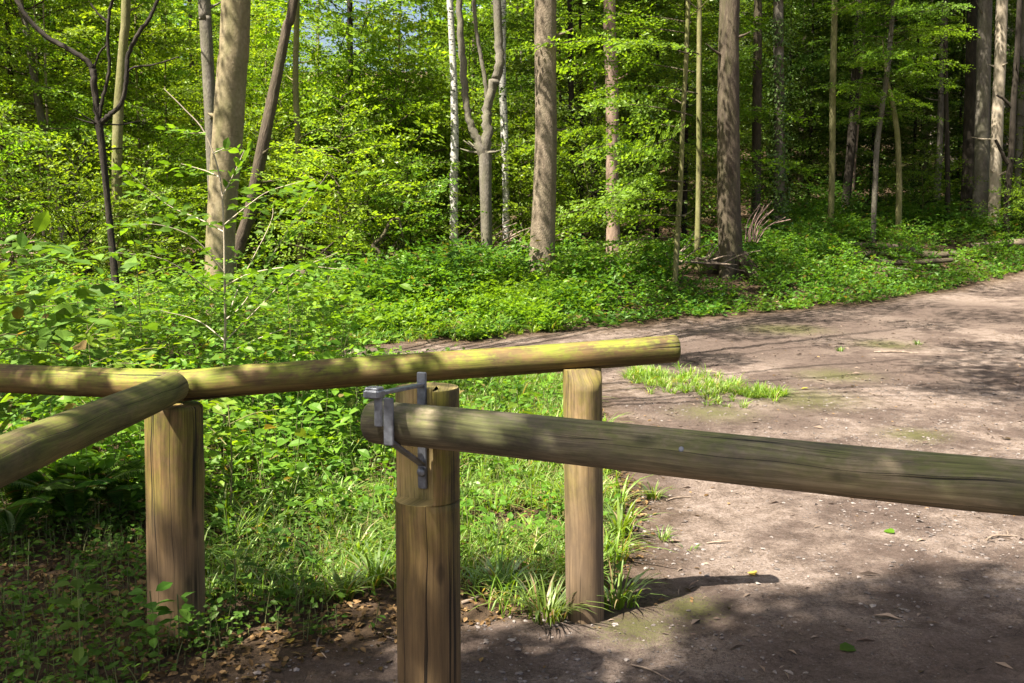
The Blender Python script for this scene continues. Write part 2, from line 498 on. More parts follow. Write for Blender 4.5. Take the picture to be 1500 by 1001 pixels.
def earth_mat():
    """trodden earth of the track blending raggedly into leaf mould, by the 'track' attribute (metres from the border)"""
    m, nt, nd, lk = new_mat('earth')
    at_ = N(nd, 'ShaderNodeAttribute', attribute_name='track')
    at2 = N(nd, 'ShaderNodeAttribute', attribute_name='moss')
    tc = N(nd, 'ShaderNodeTexCoord')

    def noise(s, det=6, rough=.6):
        n = N(nd, 'ShaderNodeTexNoise'); n.inputs['Scale'].default_value = s; n.inputs['Detail'].default_value = det; n.inputs['Roughness'].default_value = rough
        lk.new(tc.outputs['Object'], n.inputs['Vector']); return n
    fine = noise(60, 8, .72); mid = noise(9, 7, .7); big = noise(1.3, 5); tiny = noise(320, 3)
    dirt = ramp(nd, [(.38, (.038, .026, .019)), (.455, (.120, .087, .067)), (.53, (.235, .181, .147)), (.60, (.35, .285, .245))])
    s1 = N(nd, 'ShaderNodeMix', data_type='FLOAT', i_0=.5); lk.new(fine.outputs[0], s1.inputs[2]); lk.new(mid.outputs[0], s1.inputs[3])
    s2 = N(nd, 'ShaderNodeMix', data_type='FLOAT', i_0=.35); lk.new(s1.outputs[0], s2.inputs[2]); lk.new(tiny.outputs[0], s2.inputs[3])
    lk.new(s2.outputs[0], dirt.inputs[0])
    # dark humus patches
    hum = N(nd, 'ShaderNodeMapRange', i_1=.44, i_2=.57, i_3=0., i_4=.9); lk.new(big.outputs[0], hum.inputs[0])
    at3 = N(nd, 'ShaderNodeAttribute', attribute_name='damp')
    dsum = N(nd, 'ShaderNodeMath', operation='MULTIPLY_ADD', i_1=1.8, i_2=-.95); lk.new(mid.outputs[0], dsum.inputs[0])
    dadd = N(nd, 'ShaderNodeMath', operation='ADD'); lk.new(dsum.outputs[0], dadd.inputs[0]); lk.new(at3.outputs['Fac'], dadd.inputs[1])
    dmr = N(nd, 'ShaderNodeMapRange', i_1=.1, i_2=.55, i_3=0., i_4=.85); lk.new(dadd.outputs[0], dmr.inputs[0])
    hmax = N(nd, 'ShaderNodeMath', operation='MAXIMUM'); lk.new(hum.outputs[0], hmax.inputs[0]); lk.new(dmr.outputs[0], hmax.inputs[1]); hum = hmax
    humc = ramp(nd, [(.38, (.030, .020, .016)), (.62, (.145, .103, .082))]); lk.new(s2.outputs[0], humc.inputs[0])
    d2 = N(nd, 'ShaderNodeMix', data_type='RGBA'); lk.new(hum.outputs[0], d2.inputs[0]); lk.new(dirt.outputs[0], d2.inputs[6]); lk.new(humc.outputs[0], d2.inputs[7])
    # pebbles set in the earth
    vo = N(nd, 'ShaderNodeTexVoronoi'); vo.inputs['Scale'].default_value = 55; lk.new(tc.outputs['Object'], vo.inputs['Vector'])
    pb = ramp(nd, [(.0, (1, 1, 1)), (.22, (1, 1, 1)), (.30, (0, 0, 0))]); lk.new(vo.outputs[0], pb.inputs[0])
    sc_ = N(nd, 'ShaderNodeSeparateColor'); lk.new(vo.outputs['Color'], sc_.inputs[0])
    gt = N(nd, 'ShaderNodeMath', operation='GREATER_THAN', i_1=.72); lk.new(sc_.outputs[0], gt.inputs[0])
    pm = N(nd, 'ShaderNodeMath', operation='MULTIPLY'); lk.new(pb.outputs[0], pm.inputs[0]); lk.new(gt.outputs[0], pm.inputs[1])
    pc = ramp(nd, [(0, (.08, .063, .056)), (1, (.20, .168, .15))]); lk.new(sc_.outputs[1], pc.inputs[0])
    d3 = N(nd, 'ShaderNodeMix', data_type='RGBA'); lk.new(pm.outputs[0], d3.inputs[0]); lk.new(d2.outputs[2], d3.inputs[6]); lk.new(pc.outputs[0], d3.inputs[7])
    # moss films
    mo = N(nd, 'ShaderNodeMath', operation='MULTIPLY_ADD', i_1=2.6, i_2=-1.35); lk.new(fine.outputs[0], mo.inputs[0])
    ms = N(nd, 'ShaderNodeMath', operation='ADD'); lk.new(mo.outputs[0], ms.inputs[0]); lk.new(at2.outputs['Fac'], ms.inputs[1])
    mc = N(nd, 'ShaderNodeMapRange', i_1=.35, i_2=.85, i_3=0., i_4=.75); lk.new(ms.outputs[0], mc.inputs[0])
    d4 = N(nd, 'ShaderNodeMix', data_type='RGBA'); lk.new(mc.outputs[0], d4.inputs[0]); lk.new(d3.outputs[2], d4.inputs[6]); d4.inputs[7].default_value = (.080, .083, .020, 1)
    # leaf mould
    mould = ramp(nd, [(.3, (.025, .016, .010)), (.5, (.07, .045, .026)), (.7, (.16, .10, .06))]); lk.new(s2.outputs[0], mould.inputs[0])
    bo = N(nd, 'ShaderNodeMath', operation='MULTIPLY_ADD', i_1=1.0, i_2=-.5); lk.new(mid.outputs[0], bo.inputs[0])
    ba = N(nd, 'ShaderNodeMath', operation='ADD'); lk.new(at_.outputs['Fac'], ba.inputs[0]); lk.new(bo.outputs[0], ba.inputs[1])
    bm = N(nd, 'ShaderNodeMapRange', i_1=-.1, i_2=.45, i_3=0., i_4=1.); lk.new(ba.outputs[0], bm.inputs[0])
    d5 = N(nd, 'ShaderNodeMix', data_type='RGBA'); lk.new(bm.outputs[0], d5.inputs[0]); lk.new(mould.outputs[0], d5.inputs[6]); lk.new(d4.outputs[2], d5.inputs[7])
    bs = N(nd, 'ShaderNodeBsdfPrincipled'); lk.new(d5.outputs[2], bs.inputs['Base Color']); bs.inputs['Roughness'].default_value = .92
    bs.inputs['Specular IOR Level'].default_value = .15
    hh = N(nd, 'ShaderNodeMath', operation='MULTIPLY_ADD', i_1=.6); lk.new(pm.outputs[0], hh.inputs[0]); lk.new(s2.outputs[0], hh.inputs[2])
    bp = N(nd, 'ShaderNodeBump'); bp.inputs['Strength'].default_value = 1.0; bp.inputs['Distance'].default_value = .035
    lk.new(hh.outputs[0], bp.inputs['Height']); lk.new(bp.outputs[0], bs.inputs['Normal'])
    out = N(nd, 'ShaderNodeOutputMaterial'); lk.new(bs.outputs[0], out.inputs[0])
    return m


M = {}
M['earth'] = earth_mat()
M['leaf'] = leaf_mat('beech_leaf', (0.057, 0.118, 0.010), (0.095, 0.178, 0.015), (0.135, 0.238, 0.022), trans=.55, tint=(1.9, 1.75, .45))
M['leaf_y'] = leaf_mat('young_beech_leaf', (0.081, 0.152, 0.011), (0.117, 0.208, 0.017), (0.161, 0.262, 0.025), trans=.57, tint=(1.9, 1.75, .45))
M['leaf_shade'] = leaf_mat('shade_dark_leaf', (0.024, 0.054, 0.007), (0.039, 0.084, 0.010), (0.068, 0.128, 0.015), trans=.48)  # leaf colour darkened to deepen the shaded parts of the wood
M['herb'] = leaf_mat('herb_leaf', (0.053, 0.125, 0.011), (0.083, 0.172, 0.017), (0.123, 0.225, 0.025), trans=.48, gloss=.05, dead=((0.150, 0.110, 0.040), .035))
M['herb_d'] = leaf_mat('dark_herb_leaf', (0.034, 0.090, 0.011), (0.055, 0.132, 0.017), (0.089, 0.180, 0.025), trans=.45, gloss=.05, dead=((0.150, 0.110, 0.040), .035))
M['ivy'] = leaf_mat('ivy_leaf', (.030, .075, .012), (.055, .12, .018), (.10, .18, .03), trans=.2, gloss=.08)
M['grass'] = leaf_mat('grass_blade', (.065, .130, .010), (.105, .190, .016), (.165, .250, .030), trans=.45, gloss=.05, rough=.4, dead=((.24, .19, .085), .09))
M['grass_shade'] = leaf_mat('tuft_blade', (.040, .092, .012), (.068, .140, .017), (.115, .195, .030), trans=.42, gloss=.06, rough=.4, dead=((.22, .17, .075), .08))  # tuft grass coloured darker in place of shade falling on it
M['litter'] = leaf_mat('dead_leaf', (.030, .018, .008), (.080, .050, .020), (.21, .14, .06), trans=.2, tint=(1.3, 1.0, .6), gloss=.05)
M['yellow'] = leaf_mat('yellow_leaf', (.35, .28, .04), (.40, .33, .06), (.45, .38, .08), trans=.3, tint=(1.2, 1.1, .6))
M['pebble'] = plain_mat('pebble', [(0, (.06, .048, .042)), (.6, (.12, .097, .084)), (1, (.20, .17, .15))], 60, .85, .3, island=True)
M['crumb'] = plain_mat('bark_crumb', [(0, (.03, .02, .014)), (.55, (.11, .072, .05)), (1, (.22, .165, .12))], 60, .85, .2, island=True)
M['twigwood'] = plain_mat('dead_wood', [(.3, (.10, .072, .05)), (.7, (.27, .20, .145))], 25, .85, .5)
M['pinkwood'] = plain_mat('reddish_dead_wood', [(.3, (.15, .09, .07)), (.7, (.30, .20, .16))], 25, .85, .4)
M['stem'] = plain_mat('green_stem', [(.3, (.06, .075, .02)), (.7, (.16, .16, .05))], 25, .7, .2)
M['steel'] = plain_mat('galvanised_steel', [(.3, (.11, .115, .125)), (.55, (.17, .18, .20)), (.75, (.25, .26, .285))], 45, .5, .25, metallic=.55, dist=.002)
M['b_beech'] = bark_mat('smooth_beech_bark', (.10, .078, .042), (.195, .155, .088), (.28, .23, .145), 30, 22, .25, moss=(0.104, 0.104, 0.036), moss_amt=.5, dashes=(4, 60, .63, .7))
M['b_rough'] = bark_mat('rough_brown_bark', (.075, .055, .038), (.165, .128, .088), (.27, .215, .155), 60, 26, .9, moss=(0.080, 0.072, 0.040), moss_amt=.35)
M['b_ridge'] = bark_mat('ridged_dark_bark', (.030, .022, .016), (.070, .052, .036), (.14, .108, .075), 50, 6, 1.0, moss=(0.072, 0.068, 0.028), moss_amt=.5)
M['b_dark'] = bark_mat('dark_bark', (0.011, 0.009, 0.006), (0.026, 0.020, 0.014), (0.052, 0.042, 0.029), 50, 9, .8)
M['b_grey'] = bark_mat('grey_bark', (.055, .047, .036), (.118, .102, .080), (.20, .176, .142), 40, 16, .6, moss=(0.120, 0.120, 0.056), moss_amt=.4)
M['b_olive'] = bark_mat('mossy_olive_bark', (0.080, 0.074, 0.028), (0.152, 0.136, 0.060), (0.232, 0.208, 0.104), 40, 14, .4, moss=(0.104, 0.116, 0.024), moss_amt=.6)
M['b_pale'] = bark_mat('pale_beige_bark', (0.240, 0.192, 0.132), (0.320, 0.264, 0.192), (0.400, 0.344, 0.264), 30, 14, .3)
M['b_birch'] = bark_mat('birch_bark', (.27, .255, .22), (.39, .37, .33), (.50, .48, .44), 22, 50, .3, dashes=(14, 30, .56, .07))
M['b_pink'] = bark_mat('pinkish_bark', (.11, .070, .048), (.21, .145, .105), (.33, .24, .185), 40, 10, .5)
M['rail'] = wood_mat('fence_rail_wood', [(0.045, 0.028, 0.010), (0.106, 0.068, 0.024), (0.176, 0.118, 0.046)], (0.141, 0.163, 0.012), .95, .8, seed=1.3)
M['rail_g'] = wood_mat('grey_green_rail_wood', [(0.045, 0.032, 0.012), (0.100, 0.078, 0.031), (0.162, 0.132, 0.059)], (0.085, 0.094, 0.012), .85, 1.0, seed=4.1)
M['pole'] = wood_mat('barrier_pole_wood', [(0.055, 0.046, 0.030), (0.129, 0.107, 0.070), (0.217, 0.184, 0.130)], (0.085, 0.097, 0.021), .75, .34, seed=8.6)
M['post'] = wood_mat('fence_post_wood', [(0.063, 0.037, 0.013), (0.147, 0.092, 0.035), (0.220, 0.145, 0.062)], (0.124, 0.114, 0.012), 1.0, .8, low=(0.154, 0.100, 0.056), seed=2.2)
M['post2'] = wood_mat('pale_post_wood', [(0.087, 0.058, 0.029), (0.191, 0.130, 0.065), (0.264, 0.190, 0.102)], (0.154, 0.128, 0.021), .7, .5, low=(0.124, 0.084, 0.054), seed=5.7)
M['gpost'] = wood_mat('gate_post_wood', [(0.055, 0.036, 0.015), (0.132, 0.086, 0.034), (0.206, 0.142, 0.062)], (0.132, 0.114, 0.013), .9, .8, low=(0.105, 0.066, 0.032), seed=12.4)
M['cutwood'] = wood_mat('cut_wood', [(.22, .155, .068), (.34, .25, .12), (.43, .33, .175)], (.26, .24, .03), .45, .4, low=(.2, .14, .08), ztop=1.1, seed=3.3)
M['facade'] = plain_mat('pink_rock', [(.3, (.42, .27, .22)), (.5, (.60, .46, .42)), (.7, (.72, .62, .60))], .9, .9, .6, dist=.1)

# ------------------------------------------------------------------ ground and path
def axis(lo, a, b, hi, fine, grow=1.09):
    mid = list(np.arange(a, b, fine))
    left = []; s = fine; p = a
    while p > lo:
        s *= grow; p -= s; left.append(p)
    right = []; s = fine; p = mid[-1]
    while p < hi:
        s *= grow * .985; p += s; right.append(p)
    return np.array(left[::-1] + mid + right)


def build_ground():
    xs = axis(-140, -3.2, 5.5, 140, .05); ys = axis(-40, 2.6, 9.0, 170, .05, 1.06)
    X, Y = np.meshgrid(xs, ys, indexing='ij')
    Z = ground_z(X, Y)
    Pm = path_mask(X, Y)
    moss = np.zeros_like(X)
    for (u, v, r) in ((940, 915, .35), (1020, 885, .3), (1180, 590, 1.0), (1050, 610, .7), (1230, 560, .8), (1150, 500, 1.2), (1300, 520, .8), (1350, 640, .5)):
        dd = (v - 336.5) / F; y0 = CAM_H / dd; x0 = (u - 750) / F * y0
        moss = np.maximum(moss, 1 - np.sqrt((X - x0) ** 2 + (Y - y0) ** 2) / r)
    damp = np.zeros_like(X)
    for (u, v, r) in ((1100, 522, 1.5), (1240, 545, 1.0), (970, 525, 1.2), (1180, 492, 2.0), (960, 600, .55), (1010, 625, .5), (1400, 480, 2.2), (940, 700, .4), (1000, 860, .35), (1330, 560, .8), (700, 930, .35), (500, 960, .4), (1200, 940, .5), (1450, 960, .5), (1150, 620, .5), (960, 800, .3)):
        p_ = at(u, v, 1.0) - [0, 0, CAM_H]; y0 = -CAM_H / p_[2]; x0 = p_[0] * y0
        damp = np.maximum(damp, 1 - np.sqrt((X - x0) ** 2 + ((Y - y0) * .8) ** 2) / r)
    nx, ny = X.shape
    i, j = np.meshgrid(np.arange(nx - 1), np.arange(ny - 1), indexing='ij')
    q = np.stack([i * ny + j, (i + 1) * ny + j, (i + 1) * ny + j + 1, i * ny + j + 1], -1).reshape(-1, 4)
    V = np.stack([X, Y, Z], -1).reshape(-1, 3)
    pf = Pm.ravel()[q].mean(1) > 0
    for nm, sel, lab in (('path', pf, None), ('ground', ~pf, None)):
        fq = q[sel]
        used, inv = np.unique(fq, return_inverse=True)
        mb = MB(); mb.add(V[used], inv.reshape(-1, 4))
        me = mb.mesh(nm, [M['earth']])
        for an, arr in (('track', Pm), ('moss', moss), ('damp', damp)):
            a = me.attributes.new(an, 'FLOAT', 'POINT'); a.data.foreach_set('value', np.clip(arr, -2, 2).ravel()[used].astype(np.float32))
        tag(link(nm, me), kind='structure')


build_ground()

# ------------------------------------------------------------------ fence
def log_pts(a, b, n=40, wob=.004, seed=0):
    a = np.asarray(a, float); b = np.asarray(b, float)
    t = np.linspace(0, 1, n)[:, None]
    p = a + (b - a) * t
    L = np.linalg.norm(b - a)
    s = (t[:, 0] * L)
    p = p + wob * np.stack([np.sin(s * 2.1 + seed), np.sin(s * 1.7 + seed * 2), np.sin(s * 2.6 + seed * 3)], -1) * np.sin(np.pi * t)
    return p


def round_log(mb, a, b, r0, r1, n=28, seed=0, bev=.012, groove=None, wob=.004):
    a = np.asarray(a, float); b = np.asarray(b, float); L = np.linalg.norm(b - a)
    s = [0, bev * .35, bev] + list(np.linspace(bev * 2, L - bev * 2, max(6, int(L / .06)))) + [L - bev, L - bev * .35, L]
    rr = lambda x: r0 + (r1 - r0) * x / L
    pr = {}
    if groove:
        g0, g1, gd = groove
        s = [x for x in s if not (g0 - .02 < x < g1 + .02)] + [g0 - .003, g0, g0 + .003, g1 - .003, g1, g1 + .003]
    s = np.array(sorted(s))
    r = np.array([rr(x) for x in s])
    r = np.where(s < 1e-6, r - bev, r); r = np.where(np.abs(s - bev * .35) < 1e-6, r - bev * .42, r)
    r = np.where(s > L - 1e-6, r - bev, r); r = np.where(np.abs(s - (L - bev * .35)) < 1e-6, r - bev * .42, r)
    if groove:
        r = np.where((s > g0) & (s < g1), r - gd, r)
    d = (b - a) / L
    wv = wob * np.stack([np.sin(s * 2.1 + seed), np.sin(s * 1.7 + seed * 2), np.sin(s * 2.6 + seed * 3)], -1)
    P = a + d * s[:, None] + wv
    P = P - (wv[0] + (wv[-1] - wv[0]) * (s / L)[:, None])
    ph = rng.uniform(0, 6, 4)
    kn = [(rng.uniform(0, len(s)), rng.uniform(0, 6.28), rng.uniform(-.07, .09)) for _ in range(int(4 + 4 * L))]
    knots = lambda i, g: sum(a_ * np.exp(-((i - c_) / 1.1) ** 2 - ((np.mod(g - p_ + np.pi, 2 * np.pi) - np.pi) / .30) ** 2) for c_, p_, a_ in kn)
    tube(mb, P, r, n, bump=lambda i, g: 1 + knots(i, g) + .018 * np.sin(2 * g + ph[0] + i * .03) + .008 * np.sin(3 * g + i * .12 + ph[1]) + .005 * np.sin(5 * g - i * .2 + ph[2]))


JX, JY = -1.262, 3.85
fence = thing('log_fence', (JX, JY, gz(JX, JY)), 'corner of a round log fence on two posts, mossy rails with one bright yellow-green end', 'fence')
FL = np.array(fence.location)


def fpart(name, mb, mat, **k):
    mesh = mb
    mesh.v = [v - FL.astype(np.float32) for v in mesh.v]
    return mesh.build(name, [M[mat]], fence, **k)


mb = MB()
round_log(mb, at(258, 1001, 3.85) * [1, 1, 0] + [0, 0, -.3], at(255, 592, 3.85), .108, .108, 40, 1, .01, wob=.002)
o = fpart('post', mb, 'post'); o['label'] = 'thick corner post under the meeting rails'
mb = MB()
A = at(857, 905, 4.02); B = at(853, 540, 4.02)
# head cut with a slanting face towards the camera
n = 40
zz = [-.35] + list(np.linspace(.02, .88, 12)) + [.90, .93, .955, B[2]]
P = np.array([A + (B - A) * ((z - A[2]) / (B[2] - A[2])) for z in zz])
tube(mb, P, .079, n, bump=lambda i, g: 1 + .012 * np.sin(2 * g + 1) + .006 * np.sin(3 * g))
V = mb.v[0]
zt = B[2]
lim = zt - .055
for k in range(len(V)):
    fy = -(V[k][1] - A[1]) * .9 + (V[k][0] - A[0]) * .35
    over = fy - (.05 - (V[k][2] - lim) * .75)
    if V[k][2] > lim and over > 0:
        V[k][1] += over * .9; V[k][0] -= over * .35
mb.v[0] = V
mb2 = mb
for arr in mb2.v[1:]:
    pass
ring = mb.v[0][-n:]
mb.v[-1][:n] = ring; mb.v[-1][n] = ring.mean(0)
o = fpart('post', mb, 'post2'); o['label'] = 'slimmer pale post with a slanted saw cut at its head'
mb = MB()
round_log(mb, at(262, 566, 3.87), at(993, 510.5, 4.10), .0625, .0575, 32, 2.2, .012)
o = fpart('rail', mb, 'rail'); o['label'] = 'rail with a bright yellow-green free end'
mb = MB()
J = at(268, 564, 3.90); E = at(-40, 551, 4.28); d = (E - J) / np.linalg.norm(E - J)
round_log(mb, J + d * .0, J + d * 3.4, .061, .064, 32, 5.1, .010)
fpart('rail', mb, 'rail')
mb = MB()
J = at(255, 567, 3.80) + [0, 0, 0]; E = at(0, 681, 2.45); d = (E - J) / np.linalg.norm(E - J)
round_log(mb, J, J + d * 3.3, .061, .066, 36, 7.7, .016)
o = fpart('rail', mb, 'rail_g'); o['label'] = 'cracked grey-green rail running towards the viewer'
J2 = J + d * 3.2
mb = MB(); round_log(mb, [J2[0], J2[1], -.3], [J2[0], J2[1], J2[2] - .05], .10, .10, 24, 3, .01); fpart('post', mb, 'post')

# ------------------------------------------------------------------ gate post with its steel latch
GX, GY = at(626, 900, 3.23)[0] * 1.0, 3.23
GX = (626 - 750) / F * 3.30
gp = thing('gate_post', (GX, GY, gz(GX, GY)), 'thick wooden gate post with a notched head and a grey steel latch', 'post')
GL = np.array(gp.location)
PL = at(541, 617, 3.12); PR = at(1500, 713, 2.40)
ed = PR - PL; ed[2] = 0; ed = ed / np.linalg.norm(ed)
en = np.array([ed[1], -ed[0], 0])           # from the post towards the viewer
if en[1] > 0: en = -en
RG = .1065
z_ledge = at(620, 738, 3.16)[2] - GL[2]
z_top = at(628, 566, 3.25)[2] - GL[2]
n = 96
ang = np.linspace(0, 2 * np.pi, n, endpoint=False)
circ = np.stack([np.cos(ang), np.sin(ang)], -1) * RG
circ *= (1 + .012 * np.sin(2 * ang + .6) + .006 * np.sin(5 * ang))[:, None]
clip = circ.copy()
tt = circ @ ed[:2]; nn_ = circ @ en[:2]
cut = (nn_ > .022) & (tt < .060)
clip[cut] -= np.outer(nn_[cut] - .022, en[:2])
rings = []
for z in np.concatenate([[-.35], np.linspace(0, z_ledge - .03, 13)]):
    rings.append((circ, z))
kerf = circ * .94
uncut = ~cut[:, None]
rings += [(circ, z_ledge - .0052), (np.where(uncut, kerf, circ), z_ledge - .005), (np.where(uncut, kerf, circ), z_ledge - .0005), (circ, z_ledge)]
for z in np.concatenate([[z_ledge + .001], np.linspace(z_ledge + .02, z_top - .006, 9), [z_top]]):
    rings.append((clip * (.97 if z == z_top else 1), z))
topz = lambda p: 0.0
V = []
for c, z in rings:
    V.append(np.concatenate([c, np.full((n, 1), z)], 1))
V = np.array(V); m_ = len(V)
i, j = np.meshgrid(np.arange(m_ - 1), np.arange(n), indexing='ij'); j2 = (j + 1) % n
Fq = np.stack([i * n + j, i * n + j2, (i + 1) * n + j2, (i + 1) * n + j], -1).reshape(-1, 4)
zz = np.array([r[1] for r in rings]); cc = 2 * np.pi * RG
U = np.stack([np.stack([j / n * cc, zz[i]], -1), np.stack([(j + 1) / n * cc, zz[i]], -1), np.stack([(j + 1) / n * cc, zz[i + 1]], -1), np.stack([j / n * cc, zz[i + 1]], -1)], 2).reshape(-1, 4, 2)
cutf = ((cut[j] & cut[j2]) & (zz[i] >= z_ledge - .0001)).ravel()
mb = MB(); mb.add(V.reshape(-1, 3), Fq[~cutf], 0, U[~cutf]); mb.add(V.reshape(-1, 3), Fq[cutf], 1, U[cutf])
tc_ = -en[:2] * .04 + ed[:2] * .015
top = np.concatenate([V[-1], np.array([[tc_[0], tc_[1], z_top]])])
a_ = np.arange(n)
mb.add(top, np.stack([a_, (a_ + 1) % n, np.full(n, n)], -1), 1, np.stack([top[a_][:, :2] + 3, top[(a_ + 1) % n][:, :2] + 3, np.tile(top[n][None, :2] + 3, (n, 1))], 1))
o = mb.build('post', [M['gpost'], M['cutwood']], gp, smooth=[True, False])
# latch: U-shaped cradle, bolt, arm with its hanging tab
up = np.array([0, 0, 1.])
flat0 = np.array([GX, GY, 0]) + en * .022
bu = at(606, 640, 3.15)
s_ = (bu[:2] - flat0[:2]) @ ed[:2]
base = flat0 + ed * s_
loc = lambda p: np.asarray(p) - GL
mb = MB()
zb0 = at(606, 722, 3.15)[2]; zb1 = at(603, 549, 3.15)[2]
box(mb, loc(base + en * .0065 + up * (zb0 + zb1) / 2), [ed, en, up], [.0165, .006, (zb1 - zb0) / 2], bev=.003)
fr_d = .224
zf1 = at(563, 585, 2.98)[2]; zf0 = at(563, 655, 2.98)[2]
box(mb, loc(base + en * fr_d + up * (zf0 + zf1) / 2), [ed, en, up], [.0165, .006, (zf1 - zf0) / 2], bev=.003)
# the sloping stay from the foot of the front bar back to the post
p0 = base + en * .012 + up * at(606, 686, 3.15)[2]; p1 = base + en * (fr_d - .004) + up * (zf0 + .012)
ax = unit(p1 - p0); sd = ed; nz = np.cross(ax, sd)
box(mb, loc((p0 + p1) / 2), [sd, nz, ax], [.0145, .005, np.linalg.norm(p1 - p0) / 2 + .004], bev=.002)
p1b = base + en * (fr_d - .004) + up * (zf0 + .006); p0b = base + en * .012 + up * (zf0 + .006)
mb.build('bracket', [M['steel']], gp, smooth=False)
mb = MB()
bc = base + en * .0125 + up * at(606, 697, 3.15)[2]
tube(mb, [loc(bc), loc(bc + en * .004), loc(bc + en * .009), loc(bc + en * .012)], [.0165, .0165, .012, .004], 16)
mb.build('bolt', [M['steel']], gp)
mb = MB()
q0 = base + en * .010 + up * at(604, 569, 3.13)[2]
q1 = at(548, 578, 2.90)
ax = unit(q1 - q0); sd = unit(np.cross(ax, up)); nz = np.cross(sd, ax)
box(mb, loc((q0 + q1) / 2), [sd, nz, ax], [.013, .0055, np.linalg.norm(q1 - q0) / 2], bev=.002)
box(mb, loc(q1 + nz * .002 + ax * .0), [ed, en, up], [.026, .024, .013], bev=.005)
box(mb, loc(q1 + nz * .016 + ax * .0), [ed, en, up], [.022, .020, .006], bev=.003)
box(mb, loc(q1 - up * .050 + ed * .012 - en * .004), [ed, en, up], [.0125, .007, .046], bev=.003)
mb.build('latch_arm', [M['steel']], gp, smooth=False)

# ------------------------------------------------------------------ barrier pole
d = unit(PR - PL)
bp_ = thing('barrier_pole', PL, 'long round grey-green barrier pole resting in the steel latch across the track', 'barrier')
BL = np.array(bp_.location)
mb = MB()
round_log(mb, [0, 0, 0], d * 4.3, .0655, .071, 48, 4.4, .012, groove=(.068, .092, .013), wob=.005)
mb.build('pole', [M['pole']], bp_)
mb = MB()
pe = d * 4.1
round_log(mb, pe + [0, 0, -1.3], pe + [0, 0, -.062], .10, .10, 24, 3, .01)
mb.build('pivot_post', [M['gpost']], bp_)
side = unit(np.cross(d, up)); side = side if side[1] < 0 else -side
for (s__, e_) in ((1.02, .35),):
    nvec = unit(side * math.cos(e_) + up * math.sin(e_))
    c = d * s__ + nvec * .0665
    mb = MB()
    tube(mb, [c - nvec * .01, c + nvec * .0018, c + nvec * .003], [.008, .008, .005], 12)
    mb.build('nail_head', [M['steel']], bp_)

# ------------------------------------------------------------------ tree crowns (meshes shared between copies)
def crown_mesh(name, seed, z0, z1, R, nb, leaf, mats, elev=(.05, .45), twl=.42, step=.05, prof=None, wratio=.66, tmpl=T_FAR, twmul=1.0, az=None, branchr=.009, dens=9, zpow=1.0):
    rg = np.random.default_rng(seed)
    mb = MB()
    S, D, L, Nn = [], [], [], []
    for k in range(nb):
        t = ((k + rg.uniform(0, 1)) / nb) ** zpow
        z = z0 + (z1 - z0) * t
        a = k * 2.39996 + rg.normal(0, .5) if az is None else rg.uniform(*az)
        pr = prof(t) if prof else (.55 + .9 * math.sin(math.pi * min(1, t * .9 + .1))) * (1 - .55 * t)
        lb = max(.5, R * pr * rg.uniform(.7, 1.15))
        el = rg.uniform(*elev) + t * .25
        bd = np.array([math.cos(a) * math.cos(el), math.sin(a) * math.cos(el), math.sin(el)])
        m = 7
        tt = np.linspace(0, 1, m)
        sag = lb * .22
        pts = np.array([0, 0, z]) + bd[None] * (lb * tt)[:, None] + np.array([0, 0, -1])[None] * (sag * tt ** 2)[:, None]
        sidev = np.array([-math.sin(a), math.cos(a), 0])
        pts = pts + sidev[None] * (lb * .08 * np.sin(tt * 4 + rg.uniform(0, 6)))[:, None]
        tube(mb, pts, np.linspace(branchr * (.5 + lb / R * .8), .003, m), 4, 1, cap=False)
        nrm = unit(np.array([bd[0] * .25, bd[1] * .25, 1.0]) + rg.normal(0, .34, 3))
        ntw = int(dens * lb)
        for q in range(ntw):
            u = .18 + .82 * (q + rg.uniform(0, 1)) / ntw
            p = np.array([np.interp(u, tt, pts[:, c]) for c in range(3)])
            tn = unit(np.array([np.interp(min(1, u + .1), tt, pts[:, c]) - np.interp(u - .1, tt, pts[:, c]) for c in range(3)]))
            sg = 1 if q % 2 else -1
            sv = unit(np.cross(nrm, tn))
            ang = rg.uniform(.5, 1.05)
            tv = tn * math.cos(ang) + sv * sg * math.sin(ang) + rg.normal(0, .22, 3)
            S.append(p); D.append(tv); L.append(twl * lb ** .5 * (1.1 - .65 * u) * rg.uniform(.6, 1.2) * twmul); Nn.append(nrm + rg.normal(0, .12, 3))
        S.append(pts[-1]); D.append(unit(pts[-1] - pts[-2])); L.append(.3); Nn.append(nrm)
    P, DD, NN = twig_leaves(S, D, L, Nn, step, rg, jit=.5)
    ln = leaf * rg.uniform(.7, 1.2, len(P))
    leaves(mb, P, DD, NN, ln, ln * wratio, tmpl, 0)
    return mb.mesh(name, mats, [False, True])


